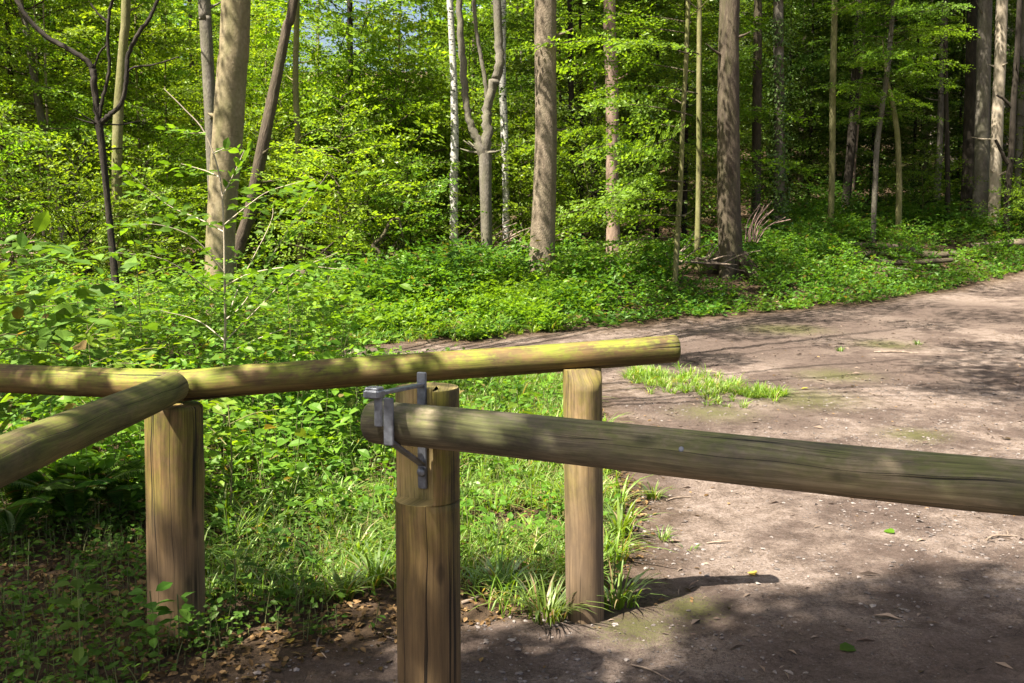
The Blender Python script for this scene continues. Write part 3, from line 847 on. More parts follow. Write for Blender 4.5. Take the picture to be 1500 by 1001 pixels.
LB = [M['leaf'], M['b_dark']]
LY = [M['leaf_y'], M['b_ridge']]
LD = [M['leaf_shade'], M['b_dark']]
CR = {
    'layer_a': crown_mesh('crown', 1, .4, 7.5, 2.1, 50, .080, LY, (.0, .35), step=.045, dens=18),
    'layer_b': crown_mesh('crown', 2, .9, 10.5, 2.6, 64, .084, LB, (.0, .4), step=.046, dens=18),
    'layer_c': crown_mesh('crown', 3, 2.0, 11.5, 2.9, 60, .086, LY, (.05, .5), step=.05, dens=16),
    'bush_a': crown_mesh('crown', 4, .1, 3.6, 1.7, 44, .078, LY, (.1, .6), step=.05, dens=15),
    'bush_b': crown_mesh('crown', 5, .1, 2.4, 1.3, 36, .075, LB, (.1, .7), step=.05, dens=15),
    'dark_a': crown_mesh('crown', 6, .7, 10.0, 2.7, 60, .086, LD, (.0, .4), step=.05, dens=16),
    'side_l': crown_mesh('crown', 21, .5, 7.5, 2.5, 34, .080, LY, (.0, .30), step=.045, dens=18, az=(1.9, 4.2)),
    'high_a': crown_mesh('crown', 7, 7.5, 16.5, 3.6, 60, .12, LB, (.1, .6), step=.075),
    'high_b': crown_mesh('crown', 8, 9.0, 17.5, 3.2, 46, .12, LB, (.1, .6), step=.08),
    'far_a': crown_mesh('crown', 9, 1.2, 17, 4.0, 84, .16, LB, (.0, .45), step=.10, dens=10, twmul=1.3),
    'far_b': crown_mesh('crown', 10, 1.5, 19, 4.4, 80, .17, LY, (.0, .5), step=.11, dens=10, twmul=1.3),
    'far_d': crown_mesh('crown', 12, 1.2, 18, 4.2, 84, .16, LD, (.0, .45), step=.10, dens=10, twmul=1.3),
    'far_y': crown_mesh('crown', 13, 0.6, 9, 3.2, 70, .14, LY, (.0, .5), step=.09, dens=10, twmul=1.2),
}


def smooth_pts(p, k=6):
    """Catmull-Rom through the given rows (position + radius)"""
    p = np.asarray(p, float)
    if len(p) < 3:
        t = np.linspace(0, 1, k + 1)[:, None]
        return p[0] + (p[1] - p[0]) * t
    q = np.vstack([2 * p[0] - p[1], p, 2 * p[-1] - p[-2]])
    out = []
    for i in range(1, len(q) - 2):
        for s in range(k):
            t = s / k
            out.append(.5 * (2 * q[i] + (q[i + 1] - q[i - 1]) * t + (2 * q[i - 1] - 5 * q[i] + 4 * q[i + 1] - q[i + 2]) * t * t + (-q[i - 1] + 3 * q[i] - 3 * q[i + 1] + q[i + 2]) * t ** 3))
    out.append(q[-2])
    return np.array(out)


def px_rows(pts, d):
    rows = []
    for p in pts:
        u, v, w = p[:3]
        dd = d + (p[3] if len(p) > 3 else 0)
        rows.append(list(at(u, v, dd)) + [w / 2 / F * dd])
    return np.array(rows)


def tree(name, label, d, pts, bark, ztop=13, crown=None, limbs=(), flare=1.35, group=None, crown_z=0., crown_s=1., crown_rot=None, seg=14, cat='tree', ivy=None, lumps=.04):
    """pts: (px u, px v, px width) from the foot up, read off the photograph and set at depth d"""
    rows = px_rows(pts, d)
    top = rows[-1]; pre = rows[-2]
    if ztop > top[2] + .5:
        dr = unit((top - pre)[:3]); dr[:2] *= .6; dr = unit(dr)
        ext = top[:3] + dr * (ztop - top[2]) / max(.3, dr[2])
        mid_ = (top[:3] + ext) / 2
        rows = np.vstack([rows, list(mid_) + [top[3] * .8], list(ext) + [top[3] * .3]])
    foot = rows[0].copy()
    g = gz(foot[0], foot[1])
    if foot[2] > g - .1:
        dr = unit((rows[0] - rows[1])[:3]); k = (g - .15 - foot[2]) / min(-.5, dr[2])
        nf = foot[:3] + dr * k
        rows = np.vstack([list(nf) + [foot[3] * flare], rows])
    root = thing(name, (rows[0][0], rows[0][1], g), label, cat, group)
    R0 = np.array(root.location)
    mb = MB()
    sp = smooth_pts(rows, 6)
    ph = rng.uniform(0, 6, 5)
    lump = lambda i, a: 1 + lumps * (np.sin(2 * a + i * .25 + ph[0]) + .6 * np.sin(3 * a - i * .4 + ph[1]) + .4 * np.sin(a * 5 + i * .9 + ph[2]))
    tube(mb, sp[:, :3] - R0, sp[:, 3], seg, 0, bump=lump)
    if flare > 1.4:       # root buttresses
        b0 = sp[0, :3]
        for q in range(5):
            a = q * 1.256 + ph[3]
            r = sp[0, 3]
            o_ = np.array([math.cos(a), math.sin(a), 0])
            tube(mb, np.array([b0 + o_ * r * .45 + [0, 0, .55], b0 + o_ * r * .8 + [0, 0, .25], b0 + o_ * r * 1.1 + [0, 0, .10], b0 + o_ * r * 1.5 + [0, 0, .0]]) - R0, [r * .2, r * .36, r * .30, r * .1], 8)
    if seg >= 14 and bark not in ('b_birch',):
        for q in range(random.randint(3, 6)):
            zq = random.uniform(1.2, 7.5); zq = R0[2] + zq
            c = np.array([np.interp(zq, sp[:, 2], sp[:, k]) for k in range(3)]) - R0; rq = float(np.interp(zq, sp[:, 2], sp[:, 3]))
            a = random.uniform(0, 6.28); o_ = np.array([math.cos(a), math.sin(a), random.uniform(.1, .6)]); lq = random.uniform(.05, .5)
            w_ = min(.022, rq * .22)
            tube(mb, [c + o_ * rq * .6, c + o_ * (rq + .02), c + o_ * (rq + lq * .5) + [0, 0, -.02 * lq], c + o_ * (rq + lq) + [0, 0, .05 * lq]], [w_ * 1.9, w_ * 1.2, w_ * .8, w_ * .35], 6)
    for lim in limbs:
        lr = px_rows(lim, d)
        sp2 = smooth_pts(lr, 6)
        sp2[:, :3] += rng.normal(0, 1, (len(sp2), 3)) * sp2[:, 3:] * .16
        tube(mb, sp2[:, :3] - R0, sp2[:, 3], max(6, seg - 4), 0, bump=lump)
    mb.build('trunk', [M[bark]], root)
    if crown:
        c = link('crown', CR[crown], root)
        zz = min(9.0, rows[-1][2])
        c.location = (float(np.interp(zz, rows[:, 2], rows[:, 0]) - R0[0]), float(np.interp(zz, rows[:, 2], rows[:, 1]) - R0[1]), crown_z)
        c.rotation_euler = (0, 0, crown_rot if crown_rot is not None else random.uniform(0, 6.28)); c.scale = (crown_s,) * 3
    if ivy:
        rg = np.random.default_rng(int(d * 100))
        mb = MB(); nI = ivy[2]
        zq = rg.uniform(ivy[0], ivy[1], nI)
        c = np.stack([np.interp(zq, sp[:, 2], sp[:, k]) for k in range(3)], -1); rr = np.interp(zq, sp[:, 2], sp[:, 3])
        keep = fbm(zq * 1.5, zq * 0 + 3, 4) > ivy[3]
        a = rg.uniform(0, 6.28, nI); o_ = np.stack([np.cos(a), np.sin(a), 0 * a], -1)
        P = c + o_ * (rr + np.abs(rg.normal(.05, .10, nI)))[:, None]
        D = o_ * .5 + np.array([0, 0, -.6]) + rg.normal(0, .3, (nI, 3))
        leaves(mb, (P - R0)[keep], D[keep], (o_ + [0, 0, .6] + rg.normal(0, .3, (nI, 3)))[keep], .075, .07, T_FAR)
        mb.build('ivy', [M['ivy']], root, smooth=False)
    return root


# ------------------------------------------------------------------ the trees one can tell apart
tree('beech_tree', 'big smooth beige beech trunk behind the pale-stemmed sapling', 13, [(320, 440, 43), (321, 400, 41), (326, 300, 42), (333, 200, 44), (340, 100, 42), (346, 0, 40)], 'b_beech', 15, None, flare=1.5, seg=28, lumps=.02)
tree('leaning_tree', 'dark trunk leaning right just behind the big beige beech', 16, [(350, 360, 19), (366, 310, 18), (385, 215, 17), (404, 120, 15), (420, 40, 14), (431, -5, 13)], 'b_ridge', 12, None, flare=1.2)
tree('grey_tree', 'pale grey trunk half hidden behind the big beige beech', 17.5, [(318, 380, 17), (312, 250, 17), (306, 120, 17), (301, 30, 18), (299, -5, 18)], 'b_grey', 14, None)
tree('slim_tree', 'slim pale trunk right of the leaning dark trunk', 18.5, [(440, 355, 10), (438, 240, 9), (433, 120, 9), (435, 0, 8)], 'b_olive', 12, None)
tree('forked_tree', 'thin black tree forking into two long curved limbs', 11, [(165, 368, 10), (158, 300, 9.5), (150, 220, 10), (145, 183, 11)], 'b_dark', 0, None, flare=1.2, lumps=.06,
     limbs=[[(145, 185, 9), (140, 150, 9), (137, 110, 10), (130, 92, 8), (100, 72, 7), (65, 52, 6.5), (38, 22, 6), (15, -15, 5)],
            [(146, 180, 9), (160, 170, 7), (178, 152, 6.5), (185, 120, 6.5), (187, 85, 6), (200, 55, 6), (220, 25, 5.5), (236, -10, 4)],
            [(145, 172, 6), (152, 140, 5), (160, 100, 5), (158, 60, 4.5), (160, 20, 4.5), (168, -10, 4)],
            [(158, 32, 4), (145, 22, 3), (132, 5, 2.5)],
            [(187, 105, 3), (200, 98, 3), (225, 95, 2.5), (262, 84, 2)], [(138, 100, 3), (146, 78, 3), (156, 66, 2.5)]])
tree('olive_tree', 'mossy olive trunk standing behind the black forked tree', 16.5, [(172, 355, 13), (171, 260, 14), (174, 160, 14), (181, 60, 13), (185, -5, 13)], 'b_olive', 13, None)
tree('leaning_tree', 'grey trunk leaning left, behind a dead tilted branch at the left', 18.5, [(97, 385, 12), (88, 310, 11), (78, 245, 10), (60, 170, 11), (48, 100, 10), (36, 30, 9), (28, -5, 9)], 'b_grey', 12, 'layer_c')
tree('dark_tree', 'short dark trunk low at the left beside thin pale stems', 19.5, [(40, 382, 10), (33, 330, 9), (24, 250, 9), (18, 150, 8)], 'b_dark', 9, 'dark_a', crown_z=1)
tree('slim_tree', 'thin pale stem, left one of the pair low at the left', 19, [(66, 376, 4), (63, 330, 4), (61, 295, 3.5), (58, 200, 3)], 'b_pale', 6, 'layer_a', crown_z=1.4)
tree('slim_tree', 'thin pale stem, right one of the pair low at the left', 18.8, [(77, 378, 5), (75, 330, 5), (72, 290, 4.5), (70, 200, 4)], 'b_pale', 6, 'layer_a', crown_z=1.6)
tree('birch_tree', 'white birch trunk left of the forked grey tree', 20, [(665, 330, 12), (665, 260, 11.5), (666, 180, 11), (664, 100, 10), (660, 20, 9), (659, -5, 9)], 'b_birch', 13, 'layer_c', crown_z=6.5)
tree('birch_tree', 'white birch trunk between the forked grey tree and rough brown trunk', 21, [(741, 345, 11), (741, 280, 10.5), (739, 200, 10.5), (736, 120, 10), (737, 0, 9)], 'b_birch', 13, 'layer_c', crown_z=6.5)
tree('forked_tree', 'grey-brown tree forking halfway up into two curved limbs', 17.5, [(713, 385, 18), (713, 360, 17), (712, 300, 17), (711, 225, 18)], 'b_grey', 0, None, flare=1.25, seg=18,
     limbs=[[(711, 240, 13), (702, 212, 13), (690, 185, 11), (683, 150, 10), (678, 90, 10), (674, 30, 9), (672, -12, 9)],
            [(711, 240, 15), (713, 195, 15), (715, 160, 14), (722, 128, 13), (731, 100, 13), (730, 50, 12), (727, -12, 12)],
            [(713, 145, 6), (709, 110, 6), (703, 75, 6), (697, 40, 5.5), (694, -12, 5)]])
tree('brown_tree', 'straight thick rough brown trunk at the middle of the bank', 16.5, [(793, 400, 40), (794, 370, 37), (797, 300, 34), (800, 200, 32), (799, 100, 31), (799, 0, 31)], 'b_rough', 16, None, flare=1.25, seg=28, lumps=.015)
tree('brown_tree', 'reddish brown trunk with a crooked stem behind layered beech sprays', 20, [(898, 345, 20), (897, 280, 19), (897, 200, 18), (896, 120, 18), (893, 50, 18), (893, -5, 17)], 'b_pink', 15, 'high_b', flare=1.4)
tree('young_beech', 'thin pole-like beech with bright layered sprays on the bank', 16.5, [(989, 412, 8), (992, 350, 8), (997, 270, 7), (1000, 180, 7), (1005, 90, 6.5), (1008, 0, 6)], 'b_olive', 8, 'side_l', crown_z=.3, crown_rot=0.)
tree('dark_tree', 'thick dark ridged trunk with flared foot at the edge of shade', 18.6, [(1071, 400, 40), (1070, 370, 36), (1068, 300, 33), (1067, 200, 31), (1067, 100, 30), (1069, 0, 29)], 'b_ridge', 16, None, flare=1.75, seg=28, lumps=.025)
tree('ivy_tree', 'pale trunk wrapped in ivy right of the dark ridged trunk', 23.5, [(1141, 345, 20), (1141, 300, 17), (1142, 200, 16), (1141, 100, 15), (1140, 0, 14)], 'b_grey', 15, None, flare=1.4, ivy=(1.3, 9, 3600, .30))
tree('slim_tree', 'slim olive trunk left of the leaning dark trunk on the right', 24, [(1216, 335, 10), (1219, 250, 9), (1220, 120, 9), (1223, -5, 8)], 'b_olive', 11, 'high_b', crown_z=-1)
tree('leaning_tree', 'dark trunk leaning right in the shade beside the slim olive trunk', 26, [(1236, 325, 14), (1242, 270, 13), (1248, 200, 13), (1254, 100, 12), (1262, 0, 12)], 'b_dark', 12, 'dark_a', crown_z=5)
tree('pink_tree', 'thin sunlit pinkish trunk deep between dark trunks', 28, [(1247, 300, 7), (1251, 240, 6.5), (1256, 175, 6), (1262, 80, 6)], 'b_pink', 12, 'high_b')
tree('slim_tree', 'slim crooked stem leaning right at its top on the right bank', 24, [(1279, 345, 8), (1282, 270, 8), (1286, 200, 7.5), (1298, 120, 7.5), (1305, 50, 7), (1309, -5, 6.5)], 'b_grey', 9, 'layer_a', crown_z=2.6, crown_s=.75, crown_rot=.7)
tree('slim_tree', 'slim straight light stem with high sprays on the right bank', 24, [(1316, 340, 9), (1317, 270, 8.5), (1315, 205, 8), (1309, 160, 7), (1300, 120, 5)], 'b_olive', 6, 'layer_a', crown_z=2.4, crown_s=.75, crown_rot=1.9)
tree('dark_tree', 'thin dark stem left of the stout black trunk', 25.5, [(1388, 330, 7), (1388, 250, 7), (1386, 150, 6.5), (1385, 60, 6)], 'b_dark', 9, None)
tree('grey_tree', 'dim pale trunk far back, left of the thin dark stem', 28, [(1372, 300, 10), (1376, 220, 9), (1379, 130, 9), (1382, 30, 8)], 'b_grey', 13, 'high_a')
tree('dark_tree', 'stout black trunk beside the two light trunks at the right', 27, [(1415, 335, 22), (1418, 280, 20), (1421, 180, 18), (1424, 80, 17), (1426, -5, 16)], 'b_dark', 14, 'high_a')
tree('grey_tree', 'straight grey trunk with sun flecks, left of the beige one', 26, [(1435, 345, 25), (1436, 300, 23), (1439, 200, 21), (1441, 100, 19), (1443, -5, 18)], 'b_grey', 15, None, flare=1.3, seg=20)
tree('beech_tree', 'straight smooth beige trunk lit by the sun at the right', 25.5, [(1455, 345, 17), (1457, 280, 17), (1461, 180, 16), (1465, 90, 15), (1468, -5, 15)], 'b_pale', 15, None, flare=1.2, seg=18)
tree('forked_tree', 'dark crooked tree with side limbs right of the beige trunk', 25, [(1474, 350, 10), (1476, 280, 10), (1482, 220, 9), (1485, 150, 8), (1490, 80, 8), (1494, -5, 7)], 'b_dark', 9, 'layer_c', crown_z=6,
     limbs=[[(1476, 240, 6), (1468, 225, 5), (1458, 205, 4)], [(1484, 160, 5), (1470, 145, 4), (1460, 140, 3)]])
tree('grey_tree', 'pale grey trunk at the right edge behind the dark crooked tree', 28, [(1489, 300, 11), (1493, 200, 10), (1497, 90, 10), (1500, -5, 9)], 'b_grey', 13, None)
tree('dark_tree', 'thin dark stem in the green thicket left of the birches', 21.5, [(514, 340, 9), (514, 270, 9), (513, 200, 8), (513, 90, 8)], 'b_dark', 12, 'far_y', crown_z=3)
tree('dark_tree', 'dim dark stem right of the rough brown trunk', 22, [(842, 350, 10), (842, 280, 9), (839, 200, 9), (836, 100, 8)], 'b_dark', 12, 'dark_a', crown_z=2.5)
tree('olive_tree', 'short olive stem between pole-like beech and dark ridged trunk', 19.5, [(1022, 350, 9), (1023, 290, 8), (1024, 200, 8), (1024, 100, 7)], 'b_olive', 10, 'high_b')
tree('dark_tree', 'dim trunk in deep shade just left of the ivy trunk', 25, [(1107, 310, 14), (1108, 240, 13), (1109, 150, 13), (1110, 30, 12)], 'b_ridge', 13, 'high_a')

# ------------------------------------------------------------------ understorey and distant trees
def stem_mesh(h, r, bark, seed):
    rg = np.random.default_rng(seed); mb = MB(); m = 9
    t = np.linspace(0, 1, m)
    p = np.stack([.12 * np.sin(t * 4 + rg.uniform(0, 6)) * t, .12 * np.sin(t * 3 + rg.uniform(0, 6)) * t, t * h - .3], -1)
    tube(mb, p, r * (1 - .75 * t), 8)
    return mb.mesh('trunk', [M[bark]])


ST = {'thin': stem_mesh(8, .045, 'b_olive', 1), 'dark': stem_mesh(9.5, .06, 'b_dark', 2), 'bush': stem_mesh(2.2, .025, 'b_olive', 3), 'far': stem_mesh(17, .17, 'b_ridge', 4), 'farg': stem_mesh(17, .14, 'b_grey', 5)}


def copy_tree(name, u, d, crown, stem, label, group, s=1.0, x=None, crown_z=0):
    if name == 'young_tree' and -100 < u < 1520 and d < 24: d = 22.5 + (d - 17) * .25
    if name == 'young_tree' and 1030 < u < 1500: d = d + 6
    if name == 'leafy_bush' and d > 17: d = d + 2
    xx = (u - 750) / F * d if x is None else x
    r = thing(name, (xx, d, gz(xx, d)), label, 'tree' if 'bush' not in name else 'bush', group)
    t = link('trunk', ST[stem], r); c = link('crown', CR[crown], r)
    a = random.uniform(0, 6.28)
    c.rotation_euler = (0, 0, a); c.location = (0, 0, crown_z); r.scale = (s, s, s * random.uniform(.9, 1.12))
    return r


# the photograph's lit left and middle: leafy young trees in layers
for (u, d, cr, s) in ((-60, 17, 'layer_b', 1), (20, 20, 'layer_a', 1.1), (110, 23, 'layer_b', 1), (215, 21, 'layer_a', 1.05), (255, 26, 'layer_b', 1.1), (60, 28, 'layer_c', 1.1), (-20, 25, 'layer_b', 1), (180, 30, 'layer_b', 1.1), (300, 31, 'layer_c', 1.1)):
    copy_tree('young_tree', u, d, cr, 'thin', 'leafy young tree in the green understorey left of the big beige beech', 'young trees left of the big beige beech', s)
for (u, d, cr, s) in ((400, 24, 'layer_a', 1), (475, 22, 'layer_a', .95), (540, 25, 'layer_a', 1), (590, 23, 'layer_a', 1.05), (470, 30, 'layer_a', 1.0), (620, 30, 'layer_b', 1.1), (560, 33, 'layer_a', 1.1), (690, 31, 'layer_b', 1), (760, 31, 'layer_a', 1.3)):
    copy_tree('young_tree', u, d, cr, 'thin', 'bright leafy young tree in the understorey between the big beech and the birches', 'bright young trees between the big beech and the birches', s)
for (u, d, cr, s) in ((850, 23, 'layer_b', 1), (930, 20, 'layer_a', 1), (870, 28, 'dark_a', 1), (960, 25, 'layer_b', 1), (820, 34, 'layer_b', 1.1), (905, 33, 'dark_a', 1.1), (1000, 24, 'layer_a', 1.2)):
    copy_tree('young_tree', u, d, cr, 'dark', 'leafy young tree between the rough brown trunk and the dark ridged trunk', 'young trees between the rough brown and dark ridged trunks', s)
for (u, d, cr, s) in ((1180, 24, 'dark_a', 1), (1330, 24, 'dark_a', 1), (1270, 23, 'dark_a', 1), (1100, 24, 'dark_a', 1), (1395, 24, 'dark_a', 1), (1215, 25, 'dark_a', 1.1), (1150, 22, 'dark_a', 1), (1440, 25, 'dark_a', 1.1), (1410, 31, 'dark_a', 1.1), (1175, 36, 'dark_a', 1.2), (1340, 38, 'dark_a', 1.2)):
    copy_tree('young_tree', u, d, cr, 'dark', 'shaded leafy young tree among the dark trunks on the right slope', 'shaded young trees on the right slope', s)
for (u, d, cr, s) in ((1560, 31, 'layer_b', 1), (1690, 22, 'layer_a', 1.1), (1600, 30, 'dark_a', 1.1), (-140, 22, 'layer_b', 1.1), (-200, 28, 'layer_c', 1.1)):
    copy_tree('young_tree', u, d, cr, 'thin', 'leafy young tree at the very edge of the wood', 'young trees at the sides', s)
for (u, d, cr, s) in ((505, 16.9, 'bush_a', .95), (545, 17.0, 'bush_b', 1.1), (590, 17.0, 'bush_b', .85), (385, 17.6, 'bush_b', 1.3), (420, 18.4, 'bush_a', 1.15), (470, 18.8, 'bush_a', 1.2), (530, 19, 'bush_a', 1.25), (590, 19, 'bush_a', 1.2), (635, 19.6, 'bush_a', 1.1), (690, 19.4, 'bush_b', 1.3), (765, 19.6, 'bush_a', 1.0), (860, 19, 'bush_b', 1.2), (395, 20, 'bush_a', 1.1), (455, 18.5, 'bush_a', 1.0), (430, 20, 'bush_a', 1.2), (520, 19.5, 'bush_a', 1.1), (600, 21, 'bush_a', 1.15), (570, 20, 'bush_b', 1.3), (740, 23, 'bush_a', 1.0), (560, 22, 'bush_a', 1), (640, 22, 'bush_b', 1.1), (700, 24, 'bush_a', .8), (770, 26, 'bush_a', .9), (850, 19, 'bush_b', .9), (505, 25, 'bush_a', 1.1)):
    copy_tree('leafy_bush', u, d, cr, 'bush', 'low bright leafy bush behind the bank and dead branches', 'low bushes behind the bank', s)
for (u, d, cr, s) in ((215, 17, 'bush_a', .8), (120, 16, 'bush_b', 1.0), (20, 15, 'bush_a', .8), (260, 20, 'bush_a', .9), (-60, 14, 'bush_a', .8)):
    copy_tree('leafy_bush', u, d, cr, 'bush', 'low leafy bush under the trees on the left', 'low bushes under the left trees', s)
for (u, d, cr, s) in ((1345, 24, 'bush_b', .9), (1490, 26, 'bush_a', 1), (1500, 23, 'bush_b', .9)):
    copy_tree('leafy_bush', u, d, cr, 'bush', 'low leafy bush on the shaded right slope', 'low bushes on the right slope', s)

rd = random.Random(3)
for k in range(64):
    d = 36 + 30 * (k / 64.) + rd.uniform(-2, 2)
    u = -250 + 2000 * ((k * .618034) % 1)
    x = (u - 750) / F * d
    if 380 < u < 690: continue
    right = u > 930
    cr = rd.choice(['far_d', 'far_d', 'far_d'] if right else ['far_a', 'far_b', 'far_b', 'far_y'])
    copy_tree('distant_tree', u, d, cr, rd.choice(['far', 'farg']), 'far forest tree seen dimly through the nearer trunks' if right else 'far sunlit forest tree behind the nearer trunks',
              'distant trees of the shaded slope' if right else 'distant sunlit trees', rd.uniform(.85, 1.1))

# the wood far behind that reads as one mass
mb = MB(); rg = np.random.default_rng(77)
n = 150000
x = rg.uniform(-75, 75, n); y = rg.uniform(66, 105, n)
hmax = 8 + 12 * fbm(x * .16, y * .16, 31)
hmax = np.where(np.abs(x / y + .155) < .075, hmax * .3, hmax)
z = ground_z(x, y) + hmax * rg.uniform(0, 1, n)
cl = fbm(x * .45 + z * .2, z * .7 + y * .1, 41)
k = cl > .42
P = np.stack([x, y, z], -1)[k]; m = len(P)
leaves(mb, P, rg.normal(0, 1, (m, 3)) * [1, 1, .5], np.array([0, 0, 1.]) + rg.normal(0, .5, (m, 3)), rg.uniform(.35, .75, m), rg.uniform(.3, .55, m))
tag(mb.build('forest', [M['leaf']], smooth=False), 'far wood closing the view behind all the trunks', 'forest', kind='stuff')

# ------------------------------------------------------------------ undergrowth
def on_ground(u, v, it=12):
    """ground point seen at pixel (u, v)"""
    y = 8.0
    lo, hi = 2.5, 60.0
    for _ in range(40):
        mid = (lo + hi) / 2
        p = at(u, v, mid)
        if p[2] > gz(p[0], mid): lo = mid
        else: hi = mid
    p = at(u, v, lo)
    return np.array([p[0], lo, gz(p[0], lo)])


def plants(rg, x, y, h, mb, leaf=.06, shoots=(3, 7), step=.045, near=False, stems=True, wr=.62, spread=.5, elev=(.0, .7), mats=(0, 1)):
    S, D, L, Nn = [], [], [], []
    z = ground_z(x, y)
    for k in range(len(x)):
        ns = rg.integers(*shoots)
        lean = rg.normal(0, .15, 2)
        for q in range(ns):
            t = (q + .7) / ns
            a = rg.uniform(0, 6.28); el = rg.uniform(*elev)
            ll = h[k] * spread * rg.uniform(.5, 1.1)
            S.append((x[k] + lean[0] * h[k] * t, y[k] + lean[1] * h[k] * t, z[k] + h[k] * t * .85))
            D.append((math.cos(a) * math.cos(el), math.sin(a) * math.cos(el), math.sin(el))); L.append(max(.08, ll))
            Nn.append(np.array([-math.cos(a) * el * .8, -math.sin(a) * el * .8, 1.0]) + rg.normal(0, .2, 3))
        if stems:
            tube(mb, [(x[k], y[k], z[k] - .03), (x[k] + lean[0] * h[k] * .5, y[k] + lean[1] * h[k] * .5, z[k] + h[k] * .45), (x[k] + lean[0] * h[k], y[k] + lean[1] * h[k], z[k] + h[k] * .92)], [.0022 * (1 + h[k]), .002, .001], 4, mats[1], cap=False)
    P, DD, NN = twig_leaves(S, D, L, Nn, step, rg, jit=.35)
    ln = leaf * rg.uniform(.55, 1.25, len(P))
    leaves(mb, P, DD, NN, ln, ln * wr, T_NEAR if near else T_FAR, mats[0])


def scatter(rg, n, x0, x1, y0, y1, keep):
    x = rg.uniform(x0, x1, n); y = rg.uniform(y0, y1, n)
    k = keep(x, y)
    return x[k], y[k]


# left thicket behind the fence
rg = np.random.default_rng(21)
mb = MB()


def veg_l(x, y):
    return (path_mask(x, y) < -.35) & (y < y_far(x) + 1.5) & (x > -.62 * y - 1.2)


x, y = scatter(rg, 2000, -8, .4, 5.6, 13.8, lambda x, y: veg_l(x, y) & ((y > 6.1) | (x < -1.6)) & (x < .2 - .28 * (12 - y) * .5 + .6) & (fbm(x * .7, y * .7, 61) > .34))
left = sstep(.2, -1.6, x)
h = (.30 + .62 * left * sstep(5.0, 10, y)) * rg.uniform(.6, 1.25, len(x))
h = np.where((x / y > -.17) & (y > 6.5), np.minimum(h, rg.uniform(.10, .26, len(x))), h)
sp3 = rg.integers(0, 3, len(x)) + (fbm(x * .8, y * .8, 66) > .52)
for q, (lf, st_, wr_, mt_) in enumerate(((.060, .038, .70, 0), (.080, .048, .58, 2), (.072, .044, .62, 3), (.095, .06, .50, 0))):
    k = sp3 == q
    plants(rg, x[k], y[k], h[k], mb, lf, (4, 9), st_, near=True, spread=.55, wr=wr_, mats=(mt_, 1))
x, y = scatter(rg, 420, -6, .0, 5.2, 8.5, lambda x, y: veg_l(x, y) & (x < -.2 - .1 * y) & (fbm(x * .9, y * .9, 64) > .38))
plants(rg, x, y, rg.uniform(.35, .75, len(x)), mb, .098, (3, 7), .065, near=True, spread=.6)
x, y = scatter(rg, 1500, -9, .6, 5.0, 13, lambda x, y: veg_l(x, y) & ((x / y < -.17) | (y < 9)) & (fbm(x * 1.1, y * 1.1, 62) > .40))
plants(rg, x, y, rg.uniform(.12, .32, len(x)), mb, .055, (3, 6), .04, near=True, spread=.7)
tag(mb.build('undergrowth', [M['herb'], M['stem'], M['herb_d'], M['leaf_y']], smooth=[False, True, False, False]), 'dense sunlit green undergrowth behind the log fence', 'undergrowth', kind='stuff')

# sparse small plants over the leaf litter in front
mb = MB()
x, y = scatter(rg, 2700, -4, -.5, 3.0, 6.2, lambda x, y: (path_mask(x, y) < -.25) & (x > -.60 * y - .6) & (fbm(x * 1.6, y * 1.6, 63) > .43 - .16 * sstep(4.0, 5.6, y)))
plants(rg, x, y, rg.uniform(.04, .17, len(x)), mb, .036, (2, 5), .034, near=True, spread=.8)
tag(mb.build('ground_cover', [M['herb_d'], M['stem']], smooth=[False, True]), 'small herbs growing through brown leaf litter around the corner post', 'ground cover', kind='stuff')

# herbs on the bank beyond the path
mb = MB()
rg = np.random.default_rng(22)


def bank(x, y):
    e = y - y_far(x)
    uu = 750 + F * x / y
    bare = (uu > 985) & (uu < 1105) & (y > 16.9) & (y < 19.2)
    e = np.where(bare, -1, e)
    e = np.where((uu > 1205) & (e > 1.5) & (e < 4.4) & (fbm(x * 1.4, y * 1.4, 79) > .50), -1, e)
    return (path_mask(x, y) < -.05) & (e > .02) & (x > -.55 * y - 1) & (x < .6 * y + 1)


x, y = scatter(rg, 27000, -3.4, 17, 12.0, 30, lambda x, y: bank(x, y) & (y - y_far(x) < 4.6 + 3.2 * sstep(2, 8, x)) & (fbm(x * .6, y * .6, 71) > .30 + .08 * sstep(2.5, 5, y - y_far(x))))
e = y - y_far(x)
h = (.10 + .42 * sstep(.2, 2.4, e) + .55 * sstep(5.4, 6.4, e) * sstep(3, 5, x)) * rg.uniform(.5, 1.3, len(x)) * (.35 + 1.3 * fbm(x * 1.1, y * 1.1, 77))
sp3 = np.clip(((fbm(x * .9, y * .9, 78) - .3) * 10 + rg.normal(0, .5, len(x))).astype(int), 0, 3)
for q, (lf, st_, wr_, mt_, sp_, sh3) in enumerate(((.070, .045, .72, 0, .8, (3, 7)), (.105, .065, .55, 3, .7, (3, 7)), (.085, .055, .62, 0, .75, (3, 7)), (.125, .085, .40, 3, .95, (2, 5)))):
    k = sp3 == q
    plants(rg, x[k], y[k], h[k], mb, lf, sh3, st_, stems=False, spread=sp_, wr=wr_, mats=(mt_, 1))
x, y = scatter(rg, 5200, -3.6, 1.2, 12.2, 16.5, lambda x, y: bank(x, y) & (fbm(x * 1.2, y * 1.2, 75) > .42))
plants(rg, x, y, rg.uniform(.10, .34, len(x)), mb, .075, (3, 6), .05, stems=False, spread=.8, mats=(2, 1))  # lighter leaf colour imitates sunlight on the left end of the bank
tag(mb.build('bank_herbs_foliage', [M['herb'], M['stem'], M['leaf_y'], M['herb_d']], smooth=False), 'low green herbs covering the bank beyond the path', 'ground cover', kind='stuff')
mb = MB()
